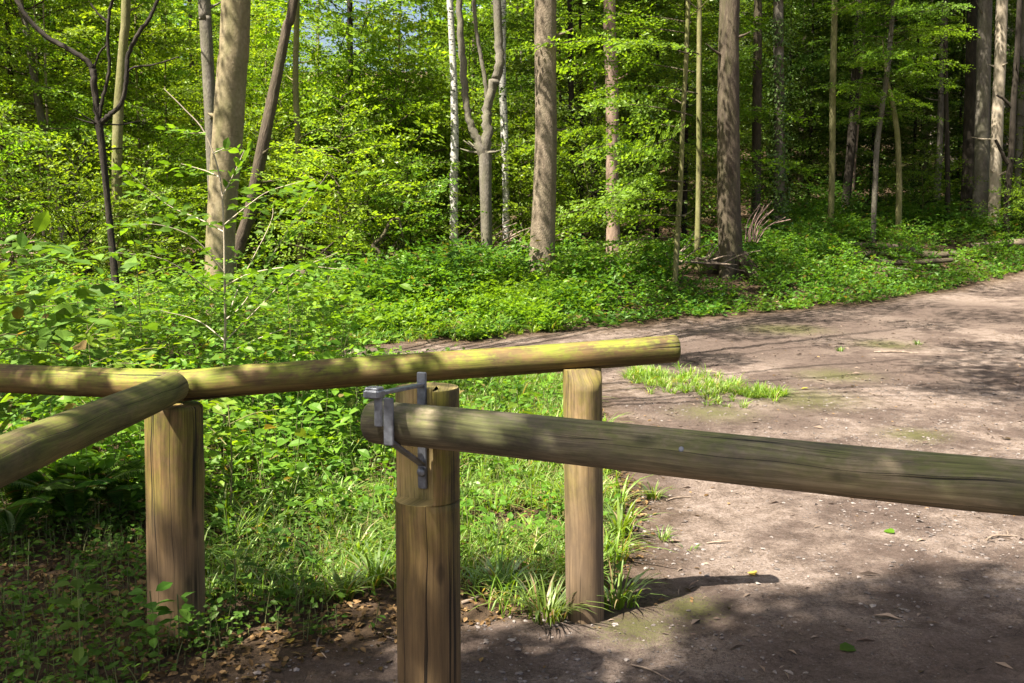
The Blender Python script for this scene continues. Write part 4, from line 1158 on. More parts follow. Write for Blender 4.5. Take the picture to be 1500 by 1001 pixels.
x, y = scatter(rg, 9000, -22, 26, 14.5, 48, lambda x, y: (y > y_far(x) + 2.5) & (fbm(x * .35, y * .35, 72) > .50) & (np.abs(x) < .62 * y + 1))
plants(rg, x, y, rg.uniform(.15, .6, len(x)), mb, .115, (3, 7), .07, stems=False, spread=.9)
tag(mb.build('forest_floor_foliage', [M['herb'], M['stem']], smooth=False), 'scattered green plants on the forest floor among the trunks', 'ground cover', kind='stuff')


# grass ------------------------------------------------------------
def blades(mb, P, az, L, Wd, bend, mat=0):
    n = len(P)
    s = np.array([0, .3, .6, .85, 1.0]); wv = np.array([.8, 1, .85, .5, 0.04])
    hd = np.stack([np.cos(az), np.sin(az), 0 * az], -1); sd = np.stack([-np.sin(az), np.cos(az), 0 * az], -1)
    c = P[:, None] + hd[:, None] * (bend[:, None] * s ** 1.6 * L[:, None])[..., None]
    c[..., 2] += L[:, None] * (s - .62 * bend[:, None] * s ** 2.2)
    V = np.stack([c - sd[:, None] * (Wd[:, None] * wv / 2)[..., None], c + sd[:, None] * (Wd[:, None] * wv / 2)[..., None]], 2).reshape(n, 10, 3)
    f = np.array([[2 * k, 2 * k + 1, 2 * k + 3, 2 * k + 2] for k in range(4)])
    mb.add(V.reshape(-1, 3), (f[None] + (np.arange(n) * 10)[:, None, None]).reshape(-1, 4), mat)


def grass_patch(mb, rg, x, y, L, W):
    n = len(x)
    P = np.stack([x, y, ground_z(x, y) - .01], -1)
    blades(mb, P, rg.uniform(0, 6.28, n), L * rg.uniform(.6, 1.25, n), W * rg.uniform(.7, 1.3, n), rg.uniform(.25, 1.15, n))


def tuft_field(mb, rg, cx, cy, nb, L, W, r=.035):
    n = len(cx); k = np.repeat(np.arange(n), nb)
    a = rg.uniform(0, 6.28, len(k)); rr = r * np.sqrt(rg.uniform(0, 1, len(k)))
    x = cx[k] + rr * np.cos(a); y = cy[k] + rr * np.sin(a)
    sc_ = rg.uniform(.6, 1.3, n)[k]
    P = np.stack([x, y, ground_z(x, y) - .01], -1)
    blades(mb, P, a + rg.normal(0, .6, len(k)), L * sc_ * rg.uniform(.45, 1.2, len(k)), W * rg.uniform(.6, 1.3, len(k)), rg.uniform(.3, 1.2, len(k)))


rg = np.random.default_rng(23)
mb = MB()
x, y = scatter(rg, 60000, -3.0, 1.0, 3.9, 11.2, lambda x, y: (path_mask(x, y) < -.05) & (x > -1.5 - .12 * (y - 4)) & (fbm(x * 1.5, y * 1.5, 81) > .40 + .14 * sstep(-.6, -1.5, x) + .10 * sstep(-.3, 0, path_mask(x, y))) & (y > 4.15 - .5 * sstep(-.2, .2, x)))
grass_patch(mb, rg, x, y, .17, .0055)
x, y = scatter(rg, 620, -1.9, .75, 4.4, 10.8, lambda x, y: (path_mask(x, y) < .02) & (x > -1.6 - .1 * (y - 4)) & (fbm(x * 2, y * 2, 82) > .45))
tuft_field(mb, rg, x, y, 18, .24, .010, .04)
tag(mb.build('grass', [M['grass']], smooth=True), 'lush green grass growing between the fence posts and the path', 'grass', kind='stuff')
mb = MB()
x, y = scatter(rg, 1500, -2.2, .6, 4.3, 10.8, lambda x, y: (path_mask(x, y) < -.15) & (x > -1.7 - .15 * (y - 4)) & (fbm(x * 1.3, y * 1.3, 83) > .46))
plants(rg, x, y, rg.uniform(.07, .26, len(x)), mb, .048, (2, 5), .04, near=True, spread=.8)
tag(mb.build('herb_foliage', [M['herb'], M['stem']], smooth=[False, True]), 'broad-leaved herbs mixed into the grass behind the gate post', 'ground cover', kind='stuff')
mb = MB()
x, y = scatter(rg, 900, -3.6, .6, 12.1, 15.2, lambda x, y: bank(x, y) & (fbm(x * .9, y * .9, 85) > .40))
tuft_field(mb, rg, x, y, 14, .22, .010, .05)
tag(mb.build('grass', [M['grass']], smooth=True), 'pale sunlit grass on the left end of the bank', 'grass', kind='stuff')
# the grass patch out on the track
mb = MB()
pa = on_ground(935, 553); pb_ = on_ground(1120, 580)
t = rg.uniform(-.05, 1.08, 230); wgt = .50 * np.sin(np.pi * np.clip(t * .85 + .1, 0, 1)) + .08
x = pa[0] + (pb_[0] - pa[0]) * t + rg.normal(0, .08, len(t)); y = pa[1] + (pb_[1] - pa[1]) * t + rg.normal(0, 1, len(t)) * wgt * .7
tuft_field(mb, rg, x, y, 16, .135, .0075, .03)
tag(mb.build('grass', [M['grass']], smooth=True), 'patch of bright grass out on the bare track', 'grass', kind='stuff')

# single tufts
def tuft(u, v, L, nb, label, W=.011, group=None, spread=.04, arr=None):
    g = on_ground(u, v)
    rg = np.random.default_rng(int(u * 7 + v))
    mb = MB()
    a = rg.uniform(0, 6.28, nb); r = spread * np.sqrt(rg.uniform(0, 1, nb))
    P = np.stack([r * np.cos(a), r * np.sin(a), np.full(nb, -.01)], -1)
    blades(mb, P, a + rg.normal(0, .4, nb), L * rg.uniform(.6, 1.2, nb), W * rg.uniform(.7, 1.2, nb), rg.uniform(.35, 1.05, nb))
    o = mb.build('grass_tuft', [M['grass_shade']], smooth=True, loc=g)
    tag(o, label, 'grass tuft', group)


tuft(800, 905, .23, 110, 'big arching grass tuft at the left foot of the pale slim post', .0085, spread=.08)
tuft(735, 870, .22, 60, 'broad-bladed grass tuft on the soil between gate post and slim post', .013)
tuft(505, 880, .20, 40, 'dark grass tuft left of the gate post at the edge of the soil', .013)
tuft(548, 858, .24, 40, 'long-bladed grass tuft touching the left side of the gate post', .013)
tuft(905, 885, .22, 60, 'grass tuft in shade right of the pale slim post', .009, spread=.08)
tuft(908, 785, .24, 46, 'bright grass tuft right of the slim post below the barrier pole', .014)
tuft(957, 730, .14, 40, 'small grass tuft on the path just under the barrier pole', .010)
tuft(970, 790, .10, 22, 'tiny grass tuft on bare earth right of the slim post', .008)
tuft(890, 655, .20, 46, 'grass tuft at the path edge behind the barrier pole', .011)
tuft(1010, 805, .05, 12, 'few short grass blades on the path near the long shadow', .008)
tuft(1345, 505, .10, 26, 'small grass tuft far out on the sunny track', .010)
tuft(1230, 515, .10, 26, 'small grass tuft on the track in front of the bank', .010)

# the pale-stemmed young beech in front of the big trunk
def sapling(name, label, base, pts, branches, leaf, group=None, mat='leaf_y', bark='b_pale', step=.06, r0=.011):
    root = thing(name, base, label, 'sapling', group)
    B0 = np.array(root.location); rg = np.random.default_rng(int(abs(base[0] * 1000)) + 3)
    mb = MB(); sp = smooth_pts(np.array([list(p) + [r] for p, r in zip(pts, np.linspace(r0, .003, len(pts)))]), 5)
    tube(mb, sp[:, :3] - B0, sp[:, 3], 7)
    S, D, L, Nn = [], [], [], []
    for b in branches:
        bb = smooth_pts(np.array([list(p) + [r] for p, r in zip(b, np.linspace(r0 * .55, .0015, len(b)))]), 4)
        tube(mb, bb[:, :3] - B0, bb[:, 3], 5)
        q = bb[:, :3]
        for i in range(1, len(q) - 1):
            tn = unit(q[i + 1] - q[i - 1]); side = unit(np.cross([0, 0, 1.], tn)); sg = 1 if i % 2 else -1
            ll = np.linalg.norm(q[-1] - q[0]) * .46 * rg.uniform(.5, 1.1)
            S.append(q[i]); D.append(tn * .7 + side * sg * .75 + rg.normal(0, .1, 3)); L.append(ll); Nn.append(np.array([0, 0, 1.]) + rg.normal(0, .18, 3))
        S.append(q[0]); D.append(q[-1] - q[0]); L.append(np.linalg.norm(q[-1] - q[0])); Nn.append(np.array([0, 0, 1.]) + rg.normal(0, .15, 3))
    mb.build('stem', [M[bark]], root)
    P, DD, NN = twig_leaves(S, D, L, Nn, step, rg, jit=.3)
    ml = MB(); ln = leaf * rg.uniform(.6, 1.2, len(P))
    leaves(ml, P - B0, DD, NN, ln, ln * .62, T_NEAR)
    ml.build('crown', [M[mat]], root, smooth=False)
    return root


def br(*p, d=7.0):
    return [at(u, v, d + (q[0] if q else 0)) for u, v, *q in p]


sd_ = 7.0
g = on_ground(325, 700); g = np.array([at(328, 600, sd_)[0], sd_, gz(at(328, 600, sd_)[0], sd_)])
sapling('beech_sapling', 'slender pale-stemmed young beech in front of the big beige trunk', g,
        [g - [0, 0, .05], at(328, 560, sd_), at(330, 480, sd_), at(329, 400, sd_), at(328, 340, sd_), at(322, 260, sd_), at(300, 195, sd_), at(270, 160, sd_), at(240, 130, sd_)],
        [br((329, 440), (300, 420, -.2), (240, 380, -.4), (165, 370, -.6)), br((329, 470), (360, 440, .2), (420, 340, .2), (480, 255, .1)), br((330, 500), (380, 450, -.2), (430, 400, -.3), (495, 370, -.4)),
         br((328, 340), (290, 320, .2), (245, 300, .3), (185, 250, .2)), br((328, 330), (365, 300, -.1), (395, 280, -.2), (445, 265, -.3)), br((325, 290), (345, 250), (358, 220)),
         br((329, 400), (285, 350, -.1), (235, 330, -.2), (190, 330, -.3)), br((329, 420), (370, 400, -.3), (440, 390, -.5), (500, 395, -.7)), br((330, 500), (290, 470, .2), (235, 455, .2)), br((330, 520), (370, 500, -.4), (420, 480, -.6)),
         br((322, 260), (300, 250, .1), (265, 240, .2)), br((300, 195), (275, 195, -.1), (250, 185, -.2)), br((312, 225), (335, 215, .1)), br((330, 480), (350, 420, .3), (395, 330, .5), (400, 300, .6))], .085, step=.045)
for (u, d, h, lab) in ((122, 6.6, 1.0, 'small sapling with fanned leaves just above the left rail'), (545, 7.5, .55, 'low broad-leaved seedling behind the mossy rail'),
                       (325, 5.3, .75, 'low leafy sapling right behind the corner post'), (60, 7.6, 1.15, 'leafy sapling rising from the undergrowth far left'), (420, 8.8, 1.05, 'leafy young beech right of the pale-stemmed sapling'), (200, 9.0, 1.2, 'leafy young beech left of the pale-stemmed sapling'), (480, 10.5, 1.0, 'bright young beech at the end of the hidden path')):
    x0 = (u - 750) / F * d; z0 = gz(x0, d); b0 = np.array([x0, d, z0])
    rg = np.random.default_rng(u)
    bs_ = []
    for k in range(9):
        a = rg.uniform(0, 6.28); zz = h * (.3 + .65 * k / 9); ll = h * rg.uniform(.35, .6)
        c = b0 + [0, 0, zz]
        bs_.append([c, c + [math.cos(a) * ll * .5, math.sin(a) * ll * .5, ll * .18], c + [math.cos(a) * ll, math.sin(a) * ll, ll * .22]])
    sapling('beech_sapling', lab, b0, [b0 - [0, 0, .05], b0 + [.02, .01, h * .5], b0 + [.0, .03, h]], bs_, .07, mat='leaf_y' if u != 60 else 'herb', r0=.006, bark='b_olive')

# broad-leaved shrub reaching in at the left edge
sh = np.array([at(-95, 600, 4.9)[0], 4.9, 0]); sh[2] = gz(sh[0], sh[1])
bs_ = [[sh + [0, 0, .55], at(-30, 470, 4.8), at(30, 440, 4.8), at(95, 415, 4.8)], [sh + [0, 0, .7], at(-40, 430, 4.9), at(20, 395, 4.9), at(75, 380, 5.0)], [sh + [0, 0, .4], at(-20, 510, 4.7), at(40, 490, 4.7), at(110, 470, 4.7)],
       [sh + [0, 0, .8], at(-60, 400, 4.8), at(-5, 370, 4.8), at(35, 362, 4.8)], [sh + [0, 0, .6], at(-20, 450, 5.2), at(60, 450, 5.3), at(140, 440, 5.4)], [sh + [0, 0, .3], at(-10, 530, 4.8), at(50, 515, 4.8), at(90, 520, 4.8)]]
sapling('leafy_shrub', 'broad-leaved dark green shrub reaching in over the left rail', sh, [sh - [0, 0, .05], sh + [0, 0, .5], sh + [.03, .02, 1.2]], bs_, .125, mat='herb_d', bark='b_olive', step=.085)

# plants at the foot of the corner post
def herb_plant(label, u, v, d, h, leaf, n, mat='herb_d'):
    g = on_ground(u, v)
    rg = np.random.default_rng(int(u + v))
    root = thing('leafy_herb', g, label, 'plant')
    mb = MB(); tip = np.array([rg.normal(0, .04), rg.normal(0, .03), h])
    tube(mb, smooth_pts(np.array([[0, 0, -.02, .004], [tip[0] * .3, tip[1] * .3 + .01, h * .5, .003], list(tip) + [.0015]]), 4)[:, :3], .0028, 6)
    mb.build('stem', [M['stem']], root)
    ml = MB(); t = np.linspace(.25, 1, n); a = np.arange(n) * 2.1 + rg.uniform(0, 6)
    P = tip[None] * t[:, None]; D = np.stack([np.cos(a), np.sin(a), rg.uniform(-.25, .25, n)], -1)
    P = P + D * .025
    leaves(ml, P, D, np.array([0, 0, 1.]) + rg.normal(0, .25, (n, 3)), leaf * rg.uniform(.6, 1.15, n), leaf * .62 * rg.uniform(.8, 1.1, n), T_NEAR)
    ml.build('leaves', [M[mat]], root, smooth=False)


herb_plant('tall leafy herb on the litter left of the corner post', 118, 1005, 3.4, .42, .085, 13)
herb_plant('grey-green herb against the left foot of the corner post', 226, 965, 3.6, .27, .075, 14)
herb_plant('drooping broad-leaved herb right in front of the corner post', 262, 955, 3.6, .22, .08, 12)
herb_plant('low herb with two pale leaves right of the corner post', 345, 905, 3.9, .24, .075, 8)
herb_plant('heart-leaved herb in the grass left of the gate post', 455, 850, 4.4, .26, .07, 8)
herb_plant('small herb on the litter at the far left edge', 40, 880, 4.0, .26, .06, 10)
herb_plant('broad-leaved plant in grass between the mossy rail and barrier pole', 760, 640, 7.0, .35, .11, 9, 'herb')
herb_plant('small leafy plant growing right beside the slim post', 900, 860, 4.3, .16, .055, 9)

# ferns
def fern(label, u, v, h, n, seed):
    g = on_ground(u, v); rg = np.random.default_rng(seed)
    root = thing('fern', g, label, 'fern')
    for k in range(n):
        a = k * 6.283 / n + rg.normal(0, .3); m = 16; t = np.linspace(0, 1, m); R = h * rg.uniform(.7, 1)
        c = np.stack([np.cos(a) * R * t ** 1.3 * .85, np.sin(a) * R * t ** 1.3 * .85, h * (1.25 * t - .65 * t ** 2.2)], -1)
        mb = MB(); tube(mb, c, np.linspace(.004, .001, m), 4, 1, cap=False)
        q = smooth_pts(np.concatenate([c[2:], np.zeros((m - 2, 1))], 1), 3)[:, :3]; tn = unit(np.gradient(q, axis=0)); sv = unit(np.cross([0, 0, 1.], tn)); nv = np.cross(tn, sv)
        tt = np.linspace(0, 1, len(q)); ln = h * .26 * np.sin(np.pi * (tt * .86 + .12)) + .008
        for sg in (-1, 1):
            leaves(mb, q, sv * sg + tn * .35 - [0, 0, .15], nv, ln, np.full(len(q), .012), T_FAR, 0)
        mb.build('frond', [M['herb_d'], M['stem']], root, smooth=[False, True])


fern('large fern arching behind the near rail at the left', 110, 775, .52, 9, 1)
fern('smaller fern at the left edge under the near rail', 15, 800, .5, 8, 2)
fern('fern half hidden beside the left side of the corner post', 185, 760, .42, 8, 3)

# ------------------------------------------------------------------ dead wood
def branch_thing(name, label, cat, polys, mat, group=None, seg=9):
    allr = [px_rows(p, dd) for dd, p in polys]
    b = allr[0][0]
    root = tag(bpy.data.objects.new(name, None), label, cat, group)
    root = None
    mb = MB()
    c0 = np.array([b[0], b[1], b[2]])
    for r in allr:
        s = smooth_pts(r, 5); ph = rng.uniform(0, 6, 2)
        tube(mb, s[:, :3] - c0, s[:, 3], seg, bump=lambda i, a: 1 + .07 * np.sin(2 * a + i * .4 + ph[0]) + .05 * np.sin(3 * a - i * .7 + ph[1]))
    o = mb.build(name, [M[mat]], None, loc=c0)
    return tag(o, label, cat, group)


branch_thing('dead_branch', 'arched dead branch rising from the undergrowth left of the forked tree', 'branch', [(16.0, [(560, 412, 8), (552, 390, 8), (556, 372, 7), (547, 360, 6), (562, 345, 6), (570, 328, 5), (582, 320, 4), (588, 335, 3), (590, 348, 2)]), (16.0, [(556, 372, 4), (566, 380, 3), (578, 392, 2)])], 'b_ridge')
branch_thing('fallen_log', 'dark fallen log with stubs lying below the arched dead branch', 'log', [(15.8, [(430, 400, 13), (470, 405, 13), (505, 398, 15), (535, 402, 13), (560, 412, 10)]), (15.8, [(505, 398, 6), (500, 380, 5), (480, 370, 3), (462, 362, 2)]), (15.7, [(490, 420, 6), (502, 404, 6)]), (15.8, [(470, 400, 4), (500, 375, 3), (545, 372, 2)]), (15.9, [(440, 400, 4), (470, 372, 3), (500, 345, 2)])], 'b_ridge')
for (lab, dd, p, mt) in (
        ('thick bark-covered log lying along the right bank', 20.5, [(1232, 358, 8), (1290, 362, 11), (1325, 366, 13), (1360, 374, 11), (1400, 372, 10)], 'b_ridge'),
        ('pale log at the right end of the log pile', 21.5, [(1402, 364, 10), (1440, 360, 10), (1480, 357, 11), (1530, 352, 11)], 'b_rough'),
        ('thin log lying lowest of the pile on the right bank', 19.6, [(1236, 386, 8), (1280, 384, 8), (1330, 385, 8), (1395, 381, 7)], 'b_ridge'),
        ('broken log at the left end of the log pile', 20.0, [(1212, 370, 9), (1250, 373, 9), (1290, 372, 7), (1320, 376, 4)], 'b_rough'),
        ('bleached bare branch on the bank below the logs', 19.2, [(1225, 404, 4), (1260, 400, 4), (1300, 393, 3), (1335, 396, 3)], 'b_grey')):
    um = (p[0][0] + p[-1][0]) / 2; vm = sum(q[1] for q in p) / len(p)
    ds = on_ground(um, vm + 7)[1]
    branch_thing('fallen_log', lab, 'log', [(ds, p)], mt, 'logs lying on the right bank')
rg = np.random.default_rng(5)
po = []
for k in range(17):
    u0 = 1100 + rg.uniform(-10, 10); v0 = 352 + rg.uniform(-4, 4); a = rg.uniform(-.35, .95); ll = rg.uniform(30, 62)
    po.append((18.2 + rg.uniform(-.4, .4), [(u0, v0, 1.6), (u0 + math.sin(a) * ll * .5, v0 - math.cos(a) * ll * .5, 1.3), (u0 + math.sin(a + .25) * ll, v0 - math.cos(a + .25) * ll, 1.2)]))
branch_thing('brushwood', 'fan of reddish dead twigs between dark trunk and ivy trunk', 'branches', po, 'pinkwood', seg=5)
for (lab, u0, u1, v0, v1, dd, nk, mt) in (('tangle of pale dead twigs behind the forked grey tree', 620, 790, 315, 380, 20.5, 42, 'twigwood'), ('tangle of dead branches behind the pole-like beech', 890, 1060, 352, 400, 18.0, 30, 'twigwood'), ('tangle of dead branches around the dark fallen log', 430, 640, 345, 410, 16.4, 34, 'b_ridge'), ('pale dry brushwood at the far left edge', -20, 50, 340, 385, 16.5, 16, 'pinkwood')):
    po = []
    for k in range(nk):
        if k == 0: po.append((dd, [(u0 - 10, v1 - 2, 5), ((u0 + u1) / 2, (v0 + v1) / 2 + 8, 4.5), (u1 + 10, v1 - 12, 2.5)]))
        u = rg.uniform(u0, u1); tm = (u - u0) / (u1 - u0); v = (v1 - 2) * (1 - tm) ** 2 + 2 * tm * (1 - tm) * (v0 + 16) + tm ** 2 * (v1 - 12) + rg.uniform(-3, 3); a = rg.uniform(-.5, .5) + (0 if rg.uniform() < .6 else 1.0); ll = rg.uniform(20, 70)
        po.append((dd + rg.uniform(-.15, .15), [(u, v, rg.uniform(1.5, 4)), (u + math.cos(a) * ll * .5, v - math.sin(a) * ll * .5 + rg.uniform(-5, 5), 2), (u + math.cos(a) * ll, v - math.sin(a) * ll, 1)]))
    branch_thing('brushwood', lab, 'branches', po, mt, seg=5)

# ------------------------------------------------------------------ litter, stones, twigs on the ground
rg = np.random.default_rng(31)
mb = MB()
x, y = scatter(rg, 34000, -4.6, .8, 2.9, 8.5, lambda x, y: (path_mask(x, y) < .1) & (x > -.60 * y - .5))
n = len(x); P = np.stack([x, y, ground_z(x, y) + rg.uniform(.002, .02, n)], -1)
ln = rg.uniform(.014, .044, n)
leaves(mb, P, rg.normal(0, 1, (n, 3)) * [1, 1, .22], np.array([0, 0, 1.]) + rg.normal(0, .33, (n, 3)), ln, ln * .62, T_NEAR)
x, y = scatter(rg, 5200, -1.2, 9, 2.9, 16, lambda x, y: (path_mask(x, y) > 0) & (fbm(x * 1.2, y * 1.2, 91) + rg.uniform(-.2, .2, len(x)) > .52 + .12 * sstep(.1, 1.2, path_mask(x, y))))
n = len(x); P = np.stack([x, y, ground_z(x, y) + rg.uniform(.002, .008, n)], -1); ln = rg.uniform(.012, .04, n)
leaves(mb, P, rg.normal(0, 1, (n, 3)) * [1, 1, .15], np.array([0, 0, 1.]) + rg.normal(0, .22, (n, 3)), ln, ln * .6, T_NEAR)
x, y = scatter(rg, 9000, -14, 20, 14, 34, lambda x, y: (y > y_far(x) + .3) & (np.abs(x) < .6 * y))
n = len(x); P = np.stack([x, y, ground_z(x, y) + rg.uniform(.005, .03, n)], -1); ln = rg.uniform(.06, .12, n)
leaves(mb, P, rg.normal(0, 1, (n, 3)) * [1, 1, .2], np.array([0, 0, 1.]) + rg.normal(0, .3, (n, 3)), ln, ln * .65, T_FAR)
tag(mb.build('leaf_litter', [M['litter']], smooth=False), 'brown fallen leaves on the ground around the fence and along the path', 'leaf litter', kind='stuff')

mb = MB()
x, y = scatter(rg, 22000, -1.3, 10, 2.9, 15, lambda x, y: (path_mask(x, y) > -.1) & (fbm(x * 1.3, y * 1.3, 97) + rg.uniform(-.2, .2, len(x)) > .52))
n = len(x); ln = (.008 + .05 * rg.uniform(0, 1, n) ** 2.5) * np.where(rg.uniform(0, 1, n) < .08, 2., 1.)
leaves(mb, np.stack([x, y, ground_z(x, y) + .004], -1), rg.normal(0, 1, (n, 3)) * [1, 1, .12], np.array([0, 0, 1.]) + rg.normal(0, .3, (n, 3)), ln, .002 + ln * rg.uniform(.05, .35, n), T_FAR)
tag(mb.build('twig_litter', [M['crumb']], smooth=False), 'crumbs of bark and twig scattered over the track', 'litter', kind='stuff')

ico_v = np.array([[1, 0, 0], [-1, 0, 0], [0, 1, 0], [0, -1, 0], [0, 0, 1], [0, 0, -1], [.6, .6, .5], [-.6, .6, .5], [-.6, -.6, .5], [.6, -.6, .5]], float)
oc_f = np.array([[0, 6, 9, 9], [2, 7, 6, 6], [1, 8, 7, 7], [3, 9, 8, 8], [4, 6, 7, 7], [4, 7, 8, 8], [4, 8, 9, 9], [4, 9, 6, 6], [0, 2, 6, 6], [2, 1, 7, 7], [1, 3, 8, 8], [3, 0, 9, 9], [5, 2, 0, 0], [5, 1, 2, 2], [5, 3, 1, 1], [5, 0, 3, 3]])[:, :3]
mb = MB()
x, y = scatter(rg, 42000, -1.3, 6, 2.9, 10, lambda x, y: (path_mask(x, y) > -.05) & (fbm(x * 1.4, y * 1.4, 95) + rg.uniform(-.15, .15, len(x)) > .5 - .10 * sstep(1.0, 1.8, x) * sstep(6, 4, y)) & (rg.uniform(0, 1, len(x)) < 1.2 - .1 * y))
n = len(x); s = .0035 + .010 * rg.uniform(0, 1, n) ** 3
a = rg.uniform(0, 6.28, n); ca, sa = np.cos(a), np.sin(a)
V = ico_v[None] * (1 + rg.normal(0, .16, (n, 10, 3))) * (s[:, None] * rg.uniform(.7, 1.3, (n, 3)) * [1.2, .9, .6])[:, None]
V = np.stack([V[..., 0] * ca[:, None] - V[..., 1] * sa[:, None], V[..., 0] * sa[:, None] + V[..., 1] * ca[:, None], V[..., 2]], -1)
V = V + np.stack([x, y, ground_z(x, y) + s * .1], -1)[:, None]
mb.add(V.reshape(-1, 3), (oc_f[None] + (np.arange(n) * 10)[:, None, None]).reshape(-1, 3))
tag(mb.build('gravel', [M['pebble']], smooth=False), 'small grey stones strewn over the earth of the track', 'gravel', kind='stuff')


def twig(label, u0, v0, u1, v1, r):
    a = on_ground(u0, v0) + [0, 0, r * .8]; b = on_ground(u1, v1) + [0, 0, r * .8]
    m = (a + b) / 2 + [rng.normal(0, .02), rng.normal(0, .02), r * .8]
    mb = MB(); s = smooth_pts(np.array([list(a) + [r], list(m) + [r * .9], list(b) + [r * .5]]), 5)
    tube(mb, s[:, :3] - a, s[:, 3], 7)
    s2 = [m - a, m - a + (b - a) * .2 + [.02, .03, .006]]
    tube(mb, s2, [r * .5, r * .2], 5)
    tag(mb.build('fallen_twig', [M['twigwood']], None, loc=a), label, 'twig', 'dry twigs lying on the track')


twig('thin dry twig on the sunny track below the barrier pole at the right', 1445, 792, 1490, 787, .006)
twig('dry stick between gate post and slim post at the grass edge', 676, 886, 708, 874, .009)
twig('long pale twig on the track above the barrier pole', 1280, 517, 1345, 519, .012)
twig('short twig beside the grass tuft under the barrier pole', 975, 735, 1012, 729, .005)
twig('short twig on bare earth below the barrier pole', 1035, 797, 1072, 794, .005)
twig('slanting twig on the soil near the bottom edge', 925, 975, 985, 1000, .004)
twig('tiny twig at the bottom left of the gate post', 470, 930, 478, 965, .004)
twig('thin twig lying left of the gate post foot', 555, 928, 580, 938, .004)
twig('twig lying on the path right of the mossy rail end', 1030, 545, 1060, 548, .008)
twig('broken twig near the slim post on the red-brown earth', 1010, 690, 1050, 680, .005)


def fallen_leaf(label, u, v, s, mat):
    g = on_ground(u, v) + [0, 0, .008]
    mb = MB(); a = rng.uniform(0, 6.28)
    leaves(mb, [[0, 0, 0]], [[math.cos(a), math.sin(a), .05]], [[rng.normal(0, .2), rng.normal(0, .2) - .15, 1]], s, s * .7, T_NEAR)
    tag(mb.build('fallen_leaf', [M[mat]], None, smooth=False, loc=g), label, 'leaf')


fallen_leaf('yellow fallen leaf beside the tip of the long shadow', 1105, 845, .07, 'yellow')
fallen_leaf('pale green fallen leaf on the sunlit track below the pole', 1310, 783, .08, 'grass')
fallen_leaf('green fallen leaf in the shade at the bottom right', 1230, 955, .09, 'herb_d')
fallen_leaf('yellowish fallen leaf on the soil left of the gate post', 425, 945, .06, 'yellow')
fallen_leaf('small yellow leaf standing on the far track', 1185, 570, .08, 'yellow')
fallen_leaf('pale leaf on the track near the right edge above the pole', 1480, 645, .08, 'litter')

# ------------------------------------------------------------------ the pink rock glimpsed at the upper right
rg = np.random.default_rng(8)
nx, nz_ = 40, 40
c0 = at(1500, 100, 52)
V = np.zeros((nx, nz_, 2, 3))
for i in range(nx):
    for k in range(nz_):
        xx = c0[0] - 3.0 + i * .30; zz = gz(c0[0], 52) - 1 + k * .40
        V[i, k, 0] = (xx, 52 + .9 * float(fbm(xx * .9, zz * .25, 5)) + .35 * float(fbm(xx * 3, zz * 2, 6)), zz)
V[:, :, 1] = V[:, :, 0] + [0, 3.5, 0]
mb = MB()
I, K = np.meshgrid(np.arange(nx - 1), np.arange(nz_ - 1), indexing='ij')
for s in (0, 1):
    q = np.stack([(I * nz_ + K), (I + 1) * nz_ + K, (I + 1) * nz_ + K + 1, I * nz_ + K + 1], -1).reshape(-1, 4)
    mb.add(V[:, :, s].reshape(-1, 3), q if s == 0 else q[:, ::-1])
for edge in (V[0], V[-1], V[:, 0], V[:, -1]):
    m = len(edge); i = np.arange(m - 1)
    mb.add(edge.reshape(-1, 3), np.stack([i * 2, i * 2 + 1, i * 2 + 3, i * 2 + 2], -1))
tag(mb.build('rock_face', [M['facade']], smooth=True), 'sunlit pale pink rock face glimpsed between the trunks at the upper right', 'rock')

# ------------------------------------------------------------------ boughs overhead that throw the dappled shade
sdir = np.array(SUN_DIR)


def shade_crown(mb, targets, rg):
    """leafy clumps on boughs up along the sun's way from the given points: (target point, height, radius, number of leaves)"""
    cs = []
    for tgt, hgt, rad, nl in targets:
        c = np.asarray(tgt, float) - sdir * (hgt / -sdir[2])
        cs.append(c)
        a = rg.uniform(0, 6.28, nl); r = rad * np.sqrt(rg.uniform(0, 1, nl))
        rad_edge = .75 + .5 * fbm(np.cos(a) * 1.3 + c[0], np.sin(a) * 1.3 + c[1], 7)
        P = c + np.stack([np.cos(a) * r * rad_edge, np.sin(a) * r * rad_edge, rg.normal(0, .15 + rad * .12, nl)], -1)
        leaves(mb, P, rg.normal(0, 1, (nl, 3)) * [1, 1, .3], np.array([0, 0, 1.]) + rg.normal(0, .35, (nl, 3)), rg.uniform(.07, .11, nl), .062, T_FAR, 0)
    return cs


def gp3(u, v, z=0.0):
    """point at height z seen at (u, v)"""
    b = (500.5 - v) / F
    dz = (b * CP - SP) / (CP + b * SP)
    y = (z - CAM_H) / dz
    p = at(u, v, y)
    return p


